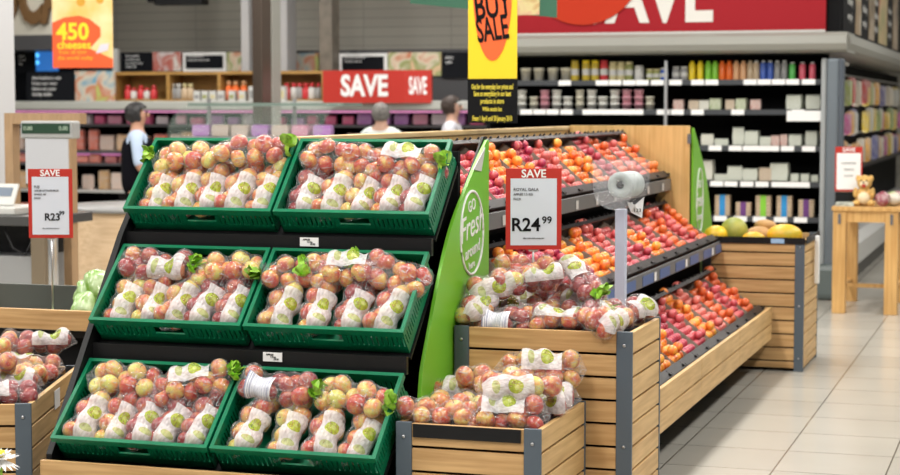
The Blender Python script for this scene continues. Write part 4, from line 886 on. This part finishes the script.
# ------------------------------------------------------------------ back left: fridges, posters, cubby shelf
BY = 20.0
fr = thing('meat_fridge', 'long open meat fridge with a grey canopy along the back wall', 'fridge', (-9.5, 20.4, 0))
def fp(o): o.parent = fr; o.location = -fr.location; return o
FXL, FXR = -13.9, -5.2
zc = W(100, 110, 19.4).z, W(100, 101, 19.4).z
fp(MB().box(FXL, FXR, 19.4, 20.9, zc[0], zc[1], bev=.02).done('canopy', mat('canopy_grey', (.42, .43, .40), .45))); fp(MB().box(FXL, FXR, 20.7, 20.9, 0, zc[0]).done('back_panel', SHOPB))
FS = [W(100, y, 19.8).z for y in (124, 151, 163, 190, 212)]
for z in FS: fp(MB().box(FXL, FXR, 19.75, 20.69, z-.03, z, bev=.004).done('shelf', mat('fridge_shelf', (.10, .10, .11), .4) if z > .8 else LGREY))
fp(MB().box(FXL, FXR, 19.6, 20.69, 0, FS[4]-.12).done('case_base', mat('case_dark', (.05, .05, .05), .5)))
PINKL = mat('pink_lamp', (1, .5, .75), .5, emit=(1, .30, .75), estr=.4)
fp(MB().box(FXL, FXR, 19.50, 19.54, zc[0]-.03, zc[0]-.008).done('pink_lamp', PINKL)); fp(MB().box(FXL, FXR, 19.85, 19.88, FS[1]-.055, FS[1]-.032).done('pink_lamp', PINKL))
MC = [(.80, .05, .25), (.70, .16, .10), (.66, .50, .42), (.75, .70, .75), (.45, .15, .55), (.40, .04, .04), (.60, .36, .16), (.75, .25, .42)]
MM = [mat(f'meat_{i}', c, .35, col2=tuple(min(1, x*.6+.25) for x in c), scale=9) for i, c in enumerate(MC)]
MP = [pack_mesh(.21, .12, 1, m) for m in MM]
rows = [(FS[0], .12, (0, 0, 7, 3, 4, 0)), (FS[1], .26, (2, 6, 2, 1, 2, 3)), (FS[2], .11, (1, 5, 2, 3, 5)), (FS[3], .24, (2, 6, 2, 2, 6)), (FS[4], .12, (1, 5, 2))]
for ri, (z, h, ch) in enumerate(rows):
    x = FXL+.2; i = 0
    while x < FXR-.1 and i < 30:
        px_ok = x < W(480, 150, 19.8).x
        if ri >= 2: px_ok = x < W(150, 150, 19.8).x
        if px_ok: inst('meat_packet', MP[rnd.choice(ch)], (x, 19.83, z), f'packet of meat, {ORD[i]} from left in the {("top","second","third","fourth","bottom")[ri]} row of the fridge', 'meat packet', 'meat packets in the long fridge', rnd.uniform(-.35, .35), (rnd.uniform(.6, .95), .6, h*rnd.uniform(.65, 1.05))); i += 1
        x += rnd.uniform(.17, .26)
# second fridge segment under the header (right): purple light put into packet colours
for ri, (z, y) in enumerate(((FS[0], 19.83), (FS[1], 19.83))):
    i = 0; x = -7.55
    while x < -5.5:
        inst('meat_packet', MP[rnd.choice((4, 3, 0, 4, 7))], (x, y, z), f'packet coloured as if lit purple, {ORD[i]} from left on the {("top","second")[ri]} shelf near the yellow banner', 'meat packet', 'meat packets in the long fridge', rnd.uniform(-.15, .15), (.85, .7, (.13, .2)[ri])); i += 1; x += .23
# cubby shelf on the canopy
def boxpx(mb, x0, y0, x1, y1, Y, d=.02, bev=0):
    a_, b2 = W(x0, y1, Y), W(x1, y0, Y); mb.box(a_.x, b2.x, Y, Y+d, a_.z, b2.z); return mb
cu = thing('wooden_shelf', 'row of open wooden cubby shelves on top of the fridge canopy', 'shelf'); cy = 19.6
zb, zt_ = zc[1], W(200, 71.5, cy).z
OW = mat('cubby_wood', (.40, .22, .06), .5, var=.15, stretch=(1, 8, 8))
xs = [W(p, 90, cy).x for p in (114, 168, 219, 264, 323)]
MB().box(xs[0], xs[-1], cy, cy+.4, zt_-.035, zt_).box(xs[0], xs[-1], cy, cy+.4, zb, zb+.02).done('shelf_board', OW, cu); MB().box(xs[0], xs[-1], cy+.38, cy+.4, zb, zt_).done('back_board', OW, cu)
for x in xs: MB().box(x-.02, x+.02, cy, cy+.38, zb+.02, zt_-.035).done('divider', OW, cu)
def shelfjar(px, i, body, lid, r, h, lab, zb2=None):
    rt = thing('jar', lab, 'jar', (W(px, 90, cy+.12).x, cy+.12, zb+.02), 'jars in the cubby shelves')
    MB().lathe([(r*.9, 0), (r, .01), (r, h*.62), (r*.6, h*.75), (0, h*.75)], 12).done('jar_body', CM[body], rt); MB().lathe([(r*.65, h*.75), (r*.7, h), (0, h)], 10).done('jar_lid', CM[lid], rt)
for i, px in enumerate((128, 134, 141, 147, 154)): shelfjar(px, i, ('red', 'white')[i % 2], 'red', .045, .17 if i % 2 == 0 else .14, f'red-capped bottle, {ORD[i]} from left in the first cubby')
for i, px in enumerate((173, 179, 185, 191)): shelfjar(px, i, ('grey', 'grey', 'tan', 'tan')[i], ('white', 'white', 'cream', 'cream')[i], .045, .19, f'tall jar, {ORD[i]} from left in the second cubby')
for i, px in enumerate((229, 236, 244)): shelfjar(px, i, 'orange' if i < 9 else 'tan', 'peach', .045, .22, f'orange bottle, {ORD[i]} from left in the third cubby')
for i, px in enumerate((287, 294, 300, 306, 312, 319)): shelfjar(px, i, ('red', 'white', 'grey')[i % 3], 'red', .045, .19, f'red-topped bottle, {ORD[i]} from left in the fourth cubby')
for i, px in enumerate((198, 206, 214, 222, 233, 243, 253, 275, 283)):
    q = W(px, 90, cy-.07); h = .12 if px < 250 else .17
    rt = thing('carton', f'white carton, {ORD[i]} from left standing before the cubbies', 'carton', (q.x, cy-.07, zb), 'white cartons before the cubbies'); MB().box(-.04, .04, -.04, .04, 0, h).done('box', CM['white'], rt); MB().box(-.028, .028, -.043, -.0405, .03, h-.05).done('label_patch', CM[('grey', 'olive', 'cream')[i % 3]], rt)
# posters above
def poster(name, lab, x0, y0, x1, y1, Y, m, frame=None, lines=()):
    a_, b2 = W(x0, y1, Y), W(x1, y0, Y); r = thing(name, lab, 'poster', (a_.x, Y, a_.z)); w, h = b2.x-a_.x, b2.z-a_.z
    if frame: MB().box(0, w, 0, .04, 0, h).done('frame', frame, r); MB().box(.04, w-.04, -.004, 0, .04, h-.04).done('poster_face', m, r)
    else: MB().box(0, w, 0, .04, 0, h).done('poster_face', m, r)
    for i, s in enumerate(lines): text(s, h*.17, WHITE, T((w*.12, -.006, h*(.80-.19*i))) @ UP, r, align='LEFT')
    return r
PY_ = 20.56
PBK = mat('poster_black', (.008, .009, .012), .7, spec=.1); FOOD = [photo_mat('poster_food_a', [(.6, .2, .1), (.75, .65, .5), (.3, .35, .12), (.7, .5, .3)], 5), photo_mat('poster_food_b', [(.15, .35, .5), (.6, .55, .45), (.55, .2, .12), (.45, .5, .15)], 5), photo_mat('poster_food_c', [(.7, .7, .7), (.5, .1, .07), (.75, .7, .65)], 5)]
struct(MB().box(FXL, -4.6, 20.6, 20.9, zc[1]+.0, W(100, 52, PY_).z-.005).done('trim_3', mat('ledge_dark', (.05, .05, .055), .5)))
poster('poster', 'black poster with white text left of the raw food picture', 122, 52, 152, 71, PY_, PBK, None, ('fresh quality', 'produce you', 'can taste every', 'single day'))
poster('poster', 'white and red food picture above the first cubby', 153, 52, 181, 71, PY_-.01, FOOD[2])
poster('poster', 'framed black poster with white text above the second cubby', 183, 52, 226, 72, PY_-.02, PBK, WHITE, ('our butchery', 'only the best cuts'))
poster('poster', 'red and cream food picture beside the white column', 227, 52, 241, 71, PY_, FOOD[0])
poster('poster', 'blue and cream picture between the columns', 293, 53, 318, 71, PY_, FOOD[1])
poster('poster', 'framed black poster above the red SAVE box', 339, 53, 387, 74, PY_-.02, PBK, WHITE, ('the deli counter', 'freshly sliced'))
poster('poster', 'orange food picture above the right end of the SAVE box', 388, 52, 441, 76, PY_, FOOD[0])
poster('poster', 'dark poster with a white cow shape beside the yellow banner', 442, 52, 470, 78, PY_, PBK, None, ('dairy', 'milk'))
poster('poster', 'wide black poster with white text at the far left', 27, 72, 75, 101, 19.45, PBK, None, ('the freshest cuts', 'from our own', 'farms to your', 'family table'))
poster('poster', 'blue and green picture poster left of the cubby shelves', 75, 71, 114, 101, 19.45, FOOD[1])
# SAVE box
sb = thing('save_header', 'red SAVE header box standing on the fridge canopy', 'sign'); a_, b2, c_ = W(323, 103, 19.3), W(404, 70, 19.3), W(430, 103, 19.3)
MB().box(a_.x, b2.x, 19.3, 19.5, a_.z, b2.z).done('front_panel', RED, sb); Ms = T((b2.x+.002, 19.3, a_.z)) @ Rz(.25); ws = c_.x-b2.x
MB().box(0, ws, 0, .15, 0, b2.z-a_.z, Ms).done('angled_panel', RED, sb)
text('SAVE', .33, WHITE, T((W(364, 0, 19.3).x, 19.295, (a_.z+b2.z)/2)) @ UP, sb, bold=.035, sx=.78)
text('SAVE', .27, WHITE, Ms @ T((ws/2, -.004, (b2.z-a_.z)/2)) @ UP, sb, bold=.03, sx=.34)
# upper-left decor
cw = W(15, 36, 19.5); struct(MB().box(W(-60, 0, 19.5).x, W(57, 0, 19.5).x, 19.5, 19.9, cw.z, 4.6).done('trim_4', CREAM)); struct(MB().box(W(-60, 0, 19.5).x, W(60, 0, 19.5).x, 19.3, 20.2, W(15, 50, 19.3).z, cw.z).done('trim_5', mat('soffit_dark', (.06, .06, .065), .5)))
lt = thing('wall_lettering', 'brown wooden letters spelling LOCAL on the cream wall', 'lettering', (0, 0, 0))
BRW = mat('letters_brown', (.17, .09, .035), .5)
text('LOCAL', .95, BRW, T((W(28, 0, 19.46).x, 19.46, W(30, -2, 19.46).z)) @ UP, lt, ext=.03, sx=.50, bold=.035)
struct(MB().box(W(-60, 0, 20).x, W(62, 0, 20).x, 20.3, 20.4, W(15, 101, 20).z, W(15, 50, 20).z).done('trim_6', PBK))
sc_ = thing('menu_screen', 'blue lit screen on the dark wall left of the cheese banner', 'screen', W(45, 60, 20.0)); MB().box(-.13, .16, 0, .05, -.14, .14).done('screen', mat('screen_blue', (.02, .10, .3), .3, emit=(.03, .16, .5), estr=.8), sc_)
for z in (-.03, .06): MB().lathe([(.03, 0), (.03, .004)], 12, T((-.11, -.001, z)) @ Rx(PI/2)).done('icon', mat('icon_blue', (.1, .5, 1), .3, emit=(.1, .5, 1), estr=1.5), sc_)
poster('poster', 'small black panel with faint text left of the blue screen', 17, 52, 34, 72, 19.9, PBK, None, ('menu', 'of the', 'day'))
column(-14, -3, 12, BWHITE, 'wide white column at the left edge of the photo')
column(112, 117, 20.3, LGREY, 'thin grey column right of the cheese banner', 2.34, .08, zc[1])
column(241, 249, 20.15, BWHITE, 'left white column of the pair around the dark brown column', z0=zc[1], d=.2); column(275, 287, 20.15, BWHITE, 'right white column of the pair around the dark brown column', z0=zc[1], d=.3)
column(252, 262, 17.5, mat('column_brown', (.10, .075, .06), .3, .5), 'dark brown metallic column between two white columns'); column(268.5, 272, 18.2, GREY, 'narrow grey column strip beside the dark brown column')
column(319, 332, 20.05, mat('column_taupe', (.20, .175, .145), .35, .4, var=.2), 'taupe steel column above the red SAVE box', z0=zc[1])
# deli case with curved glass
dc = thing('deli_case', 'curved glass deli case behind the green crates', 'deli case'); DY = 14.6
x0, x1 = W(163, 130, DY).x, W(322, 130, DY).x; zg0, zg1 = W(200, 133, DY).z, W(250, 104, DY+.6).z
MB().box(x0, x1, DY, DY+1.0, 0, zg0-.25, bev=.01).done('case_body', LGREY, dc)
gm = film_mat('curved_glass', .14, .04, (.45, .60, .52)); gm.node_tree.nodes['Principled BSDF'].inputs['Roughness'].default_value = .05
mb = MB(); pr = [(DY+.02, zg0-.25)]+[(DY+.04+.55*(1-math.cos(t)), zg0-.05+(zg1-zg0+.05)*math.sin(t)) for t in [PI/2*k/10 for k in range(11)]]
rg = [[mb.b.verts.new((x, y, z)) for y, z in pr] for x in (x0+.02, x1-.02)]
for k in range(len(pr)-1): mb.b.faces.new((rg[0][k], rg[1][k], rg[1][k+1], rg[0][k+1])).smooth = True
mb.done('curved_glass', gm, dc)
for t in (0, .57): MB().box(x0+(x1-x0)*t-.02*(t > .9), x0+(x1-x0)*t+.02, DY+.9, DY+.95, zg0-.25, zg1+.05).done('glass_post', STEEL, dc)
MB().box(x0, x1, DY+.5, DY+.98, zg1-.02, zg1+.01).done('top_shelf', mat('glass_top', (.20, .26, .23), .2), dc)
MB().box(x0+.03, x1-.03, DY+.15, DY+.9, zg0-.06, zg0-.04).done('inner_shelf', STEEL, dc)
x = x0+.15; i = 0
while x < x1-.1:
    inst('deli_tray', MP[rnd.choice((3, 4, 7, 2, 3))], (x, DY+.5, zg0-.039), f'pale deli packet, {ORD[i]} from left inside the curved glass case', 'deli packet', 'packets in the deli case', rnd.uniform(-.2, .2), (.8, 1, .11)); i += 1; x += .20
# curved counter and post + white-topped counter
q0, q1 = W(40, 215, 11), W(172, 215, 11)
ct = thing('curved_counter', 'curved wooden service counter left of the crate stand', 'counter', ((q0.x+q1.x)/2, 11.7, 0)); Rr = (q1.x-q0.x)*.60
CWD = wood('counter_wood', (.62, .44, .27), (.74, .55, .36), 'x')
MB().lathe([(Rr, .35), (Rr, .87)], 48, cap=False).done('counter_front', CWD, ct); MB().lathe([(Rr-.06, 0), (Rr-.06, .349), (0, .349)], 48).done('plinth', DARK, ct); MB().lathe([(0, .87), (Rr+.03, .87), (Rr+.035, .885), (Rr+.03, .9), (0, .9)], 48, cap=False).done('counter_top', mat('counter_top', (.25, .25, .25), .4), ct)
a_ = W(66, 240, 10.2)
# scale counter with display head
sc0 = thing('scale_counter', 'steel scale counter with a wooden frame at the left edge', 'counter', (-6.3, 10.0, 0))
def cp(o): o.parent = sc0; o.location = -sc0.location; return o
Yk = 9.6; l, rgt = W(-60, 0, Yk).x, W(40, 0, Yk).x; zk = W(10, 216, Yk).z
cp(MB().box(l, rgt, Yk, Yk+.6, zk-.06, zk, bev=.005).done('counter_top', mat('steel_dark', (.10, .10, .10), .35, .5))); cp(MB().box(l, W(23, 0, Yk).x, Yk+.05, Yk+.55, 0, zk-.25).done('cabinet', STEEL)); cp(MB().box(l, W(23, 0, Yk).x, Yk+.30, Yk+.55, zk-.25, zk-.06).done('cabinet_back', BLACKM))
cp(MB().box(W(25, 0, Yk).x, W(39, 0, Yk).x, Yk+.02, Yk+.10, 0, zk-.06).done('leg', mat('steel_tan', (.30, .24, .17), .3, .6)))
cp(MB().tube([(l+.4, Yk+.04, zk-.08), (l+.47, Yk+.02, zk-.2), (l+.56, Yk+.02, zk-.24), (l+.62, Yk+.04, zk-.08)], .006, 6).done('cable', BLACK))
Yf = 9.95; fa, fb = W(4, 113, Yf), W(76, 124, Yf)
fo = cp(MB().box(fa.x, fa.x+.06, Yf, Yf+.08, zk, fb.z+.0).box(W(60, 0, Yf).x, W(68, 0, Yf).x, Yf, Yf+.08, zk-.6, fb.z).box(fa.x, fb.x+.03, Yf, Yf+.08, fb.z, fa.z).done('wooden_frame', mat('frame_wood', (.34, .22, .12), .5, var=.1, stretch=(8, 8, 1))))
sl = thing('weighing_scale', 'white weighing scale with a small screen on the counter at the left edge', 'scale', (W(5, 210, Yk+.15).x, Yk+.15, zk)); MB().box(-.22, .13, -.10, .25, 0, .05, bev=.01).done('base', CM['white'], sl)
MB().box(-.16, .08, -.02, .0, 0, .15, T((0, -.02, .05)) @ Rx(-.5), bev=.008).done('keypad', CM['white'], sl); MB().box(-.10, .05, -.024, -.0205, .06, .12, T((0, -.02, .05)) @ Rx(-.5)).done('screen', mat('scr_grey', (.16, .20, .26), .3), sl)
Ys = 9.3; ha, hb = W(20, 136, Ys), W(72, 121, Ys)
hh = thing('scale_display', 'raised scale display head with a dark green screen above the price sign', 'display', ((ha.x+hb.x)/2, Ys, 0)); w = (hb.x-ha.x)/2
MB().box(-w, w, 0, .10, ha.z-.015, hb.z, bev=.012).done('housing', mat('housing_grey', (.32, .33, .33), .4), hh); MB().box(-w+.015, w-.015, -.003, -.0005, ha.z+.015, hb.z-.015).done('screen', mat('lcd_green', (.02, .05, .03), .3), hh)
for s in (-1, 1): text('0.00', .035, mat('lcd_text', (.35, .45, .35), .4), T((s*w*.68, -.0045, (ha.z+hb.z)/2)) @ UP, hh)
MB().tube([(0, .06, 0), (0, .06, ha.z)], .03, 12).done('stem', STEEL, hh)
pa, pb2 = W(24, 175, Ys), W(68, 138, Ys)
MB().box(-w*.82, w*.82, .005, .012, pa.z-.05, pb2.z-.005).done('paper_sheet', mat('paper', (.42, .43, .46), .6), hh); MB().box(-.12, .12, -.02, .14, 0, .02).done('foot', STEEL, hh)
# ------------------------------------------------------------------ people
def skin_mesh(name, joints, edges, m, parent, sub=2):
    me = bpy.data.meshes.new(name); me.from_pydata([j[0] for j in joints], edges, []); o = bpy.data.objects.new(name, me); C.objects.link(o); o.parent = parent
    sk = o.modifiers.new('s', 'SKIN'); 
    for i, (p, r) in enumerate(joints):
        v = me.skin_vertices[0].data[i] if me.skin_vertices else None
        if v: v.radius = (r if isinstance(r, tuple) else (r, r)); v.use_root = (i == 0)
    sk.use_smooth_shade = True; sb_ = o.modifiers.new('d', 'SUBSURF'); sb_.levels = sub; sb_.render_levels = sub; me.materials.append(m); return o
def person(label, loc, rz, H, hair, skin, top, bottom, vest=None, arms='down', hair_long=.0, lean=0.):
    s = H/1.75; r = thing('person', label, 'person', M=T(loc) @ Rz(rz))
    V = lambda x, y, z: (x*s, y*s+lean*max(0, z-.95)*s, z*s)
    if arms == 'front': AR = lambda q: [V(q*.19, 0, 1.42), V(q*.24, -.03, 1.15), V(q*.20, -.24, 1.02), V(q*.17, -.32, 1.02)]
    else: AR = lambda q: [V(q*.19, 0, 1.42), V(q*.25, .02, 1.15), V(q*.25, -.06, .90), V(q*.25, -.08, .82)]
    J = [(V(0, 0, .95), (.15, .11)), (V(0, 0, 1.12), (.13, .10)), (V(0, 0, 1.32), (.16, .11)), (V(0, 0, 1.45), (.09, .07)), (V(0, 0, 1.52), (.055, .055)), (V(0, -.01, 1.60), (.072, .085)), (V(0, -.01, 1.69), (.062, .075))]
    E = [(0, 1), (1, 2), (2, 3), (3, 4), (4, 5), (5, 6)]
    for q in (-1, 1):
        b0 = len(J); A = AR(q); J += [(A[0], .055), (A[1], .042), (A[2], .030), (A[3], (.024, .036))]; E += [(3, b0), (b0, b0+1), (b0+1, b0+2), (b0+2, b0+3)]
        hd_ = Vector(A[3]); dr = (Vector(A[3])-Vector(A[2])).normalized()
        for f in range(4):
            k = len(J); base = hd_+Vector((q*0, (f-1.5)*.017*s, 0)) if arms == 'down' else hd_+Vector(((f-1.5)*.017*s, 0, 0))
            J += [(tuple(base+dr*.05*s), .009), (tuple(base+dr*(.085+.008*(f in (1, 2)))*s+Vector((-q*.008, 0, -.006))), .0075)]; E += [(b0+3, k), (k, k+1)]
        k = len(J); J += [(tuple(hd_+Vector((0, -.04*s, -.02*s))), .010)]; E += [(b0+3, k)]
        b1 = len(J); J += [(V(q*.09, 0, .86), (.09, .09)), (V(q*.10, -.01, .50), .058), (V(q*.10, .02, .10), .038), (V(q*.11, -.10, .035), (.035, .045))]; E += [(0, b1), (b1, b1+1), (b1+1, b1+2), (b1+2, b1+3)]
    skin_mesh('body', [(p, tuple(x*s for x in q) if isinstance(q, tuple) else q*s) for p, q in J], E, skin, r)
    # face
    hc = Vector(V(0, -.01, 1.635)); f = MB()
    f.lathe(SPH, 8, T(hc+Vector((0, -.088*s, -.005))) @ Matrix.Diagonal((.012, .016, .02, 1))); f.lathe(SPH, 8, T(hc+Vector((.075*s, .005, -.01))) @ Matrix.Diagonal((.008, .016, .028, 1))); f.lathe(SPH, 8, T(hc+Vector((-.075*s, .005, -.01))) @ Matrix.Diagonal((.008, .016, .028, 1))); f.done('nose_and_ears', skin, r)
    MB().lathe(SPH, 8, T(hc+Vector((.028, -.078*s, .02))) @ Matrix.Scale(.009, 4)).lathe(SPH, 8, T(hc+Vector((-.028, -.078*s, .02))) @ Matrix.Scale(.009, 4)).done('eyes', INK, r)
    MB().box(-.022, .022, -.004, .004, -.004, .004, T(hc+Vector((0, -.083*s, -.045))), bev=.002).done('mouth', mat('lips', (.35, .1, .09), .5), r)
    # hair cap
    hb_ = bmesh.new(); bmesh.ops.create_icosphere(hb_, subdivisions=4, radius=1)
    for v in hb_.verts:
        d = v.co.copy(); n_ = 1+.05*math.sin(d.x*13+d.z*9)*math.cos(d.y*11); low = d.z < -.15 and d.y > -.2
        v.co = Vector((d.x*.092*s*n_, d.y*.108*s*n_+.018*s, d.z*(.105+(hair_long if d.z < 0 else 0))*s*n_))
    bmesh.ops.delete(hb_, geom=[v for v in hb_.verts if (v.co.y < -.035*s and v.co.z < .045*s)], context='VERTS')
    for q in hb_.faces: q.smooth = True
    me = bpy.data.meshes.new('hair'); hb_.to_mesh(me); hb_.free(); me.materials.append(hair); o = bpy.data.objects.new('hair', me); C.objects.link(o); o.parent = r; o.location = hc+Vector((0, .0, .012)); o.modifiers.new('t', 'SOLIDIFY').thickness = .012
    # shirt
    SJ = [(V(0, 0, .90), (.165, .125)), (V(0, 0, 1.12), (.150, .118)), (V(0, 0, 1.32), (.178, .128)), (V(0, 0, 1.455), (.10, .085))]; SE = [(0, 1), (1, 2), (2, 3)]
    for q in (-1, 1):
        A = AR(q); k = len(SJ); SJ += [(A[0], .060), (A[1], .052)]; SE += [(3, k), (k, k+1)]
    skin_mesh('shirt', [(p, tuple(x*s for x in q) if isinstance(q, tuple) else q*s) for p, q in SJ], SE, top, r)
    if vest: skin_mesh('vest', [(V(0, 0, .84), (.20*s, .17*s)), (V(0, 0, 1.12), (.18*s, .165*s)), (V(0, 0, 1.32), (.195*s, .17*s)), (V(0, .0, 1.46), (.15*s, .13*s))], [(0, 1), (1, 2), (2, 3)], vest, r)
    TJ = [(V(0, 0, .95), (.165, .13))]; TE = []
    for q in (-1, 1):
        k = len(TJ); TJ += [(V(q*.09, 0, .84), (.10, .10)), (V(q*.10, -.01, .50), .075), (V(q*.10, .02, .09), .06)]; TE += [(0, k), (k, k+1), (k+1, k+2)]
    skin_mesh('trousers', [(p, tuple(x*s for x in q) if isinstance(q, tuple) else q*s) for p, q in TJ], TE, bottom, r)
    for q in (-1, 1): MB().box(-.045, .045, -.20, .07, 0, .075, T(Vector(V(q*.105, 0, 0))), bev=.02).done('shoe', INK, r)
    return r
q = W(137, 110, 14.0); person('person in a black vest over a light blue shirt standing behind the counter', (q.x, 14.0, 0), 2.0, 1.65, HAIRB, SKIN, mat('shirt_blue', (.42, .52, .68), .7), INK, mat('vest_black', (.006, .006, .009), .9, spec=.05), 'front')
q = W(381, 110, 16.6); person('grey-haired person in a pale shirt seen from behind', (q.x, 16.6, 0), PI, 1.65, HAIRG, SKIN2, mat('shirt_pale', (.62, .68, .66), .7), INKG, None, 'front')
q = W(452, 105, 17.2); person('dark-haired person in a light shirt looking down by the yellow banner', (q.x, 17.2, 0), 1.75, 1.72, HAIRBR, SKIN2, mat('shirt_light', (.62, .62, .68), .7), INKG, None, 'front')
# ------------------------------------------------------------------ lights
def area(x, y, z, sx, sy, e, col=(1, .97, .92)):
    l = bpy.data.lights.new('ceiling_light', 'AREA'); l.shape = 'RECTANGLE'; l.size = sx; l.size_y = sy; l.energy = e; l.color = col
    o = bpy.data.objects.new('ceiling_light', l); C.objects.link(o); o.location = (x, y, z); return o
for x in (-10, -6.2, -2.6, 1.0):
    for y, e in ((3.2, 150), (7.5, 130), (12.0, 130), (17.0, 130), (23.5, 110)): area(x, y, 4.3, .5, 3.0, e)
w = bpy.data.worlds.new('world'); S.world = w; w.use_nodes = True; w.node_tree.nodes['Background'].inputs[0].default_value = (.9, .95, 1, 1); w.node_tree.nodes['Background'].inputs[1].default_value = .12
S.view_settings.view_transform = 'Standard'; S.view_settings.look = 'None'; S.view_settings.gamma = 1; S.view_settings.exposure = .10
S.cycles.transparent_max_bounces = 24; S.cycles.max_bounces = 6; S.cycles.caustics_reflective = False; S.cycles.caustics_refractive = False
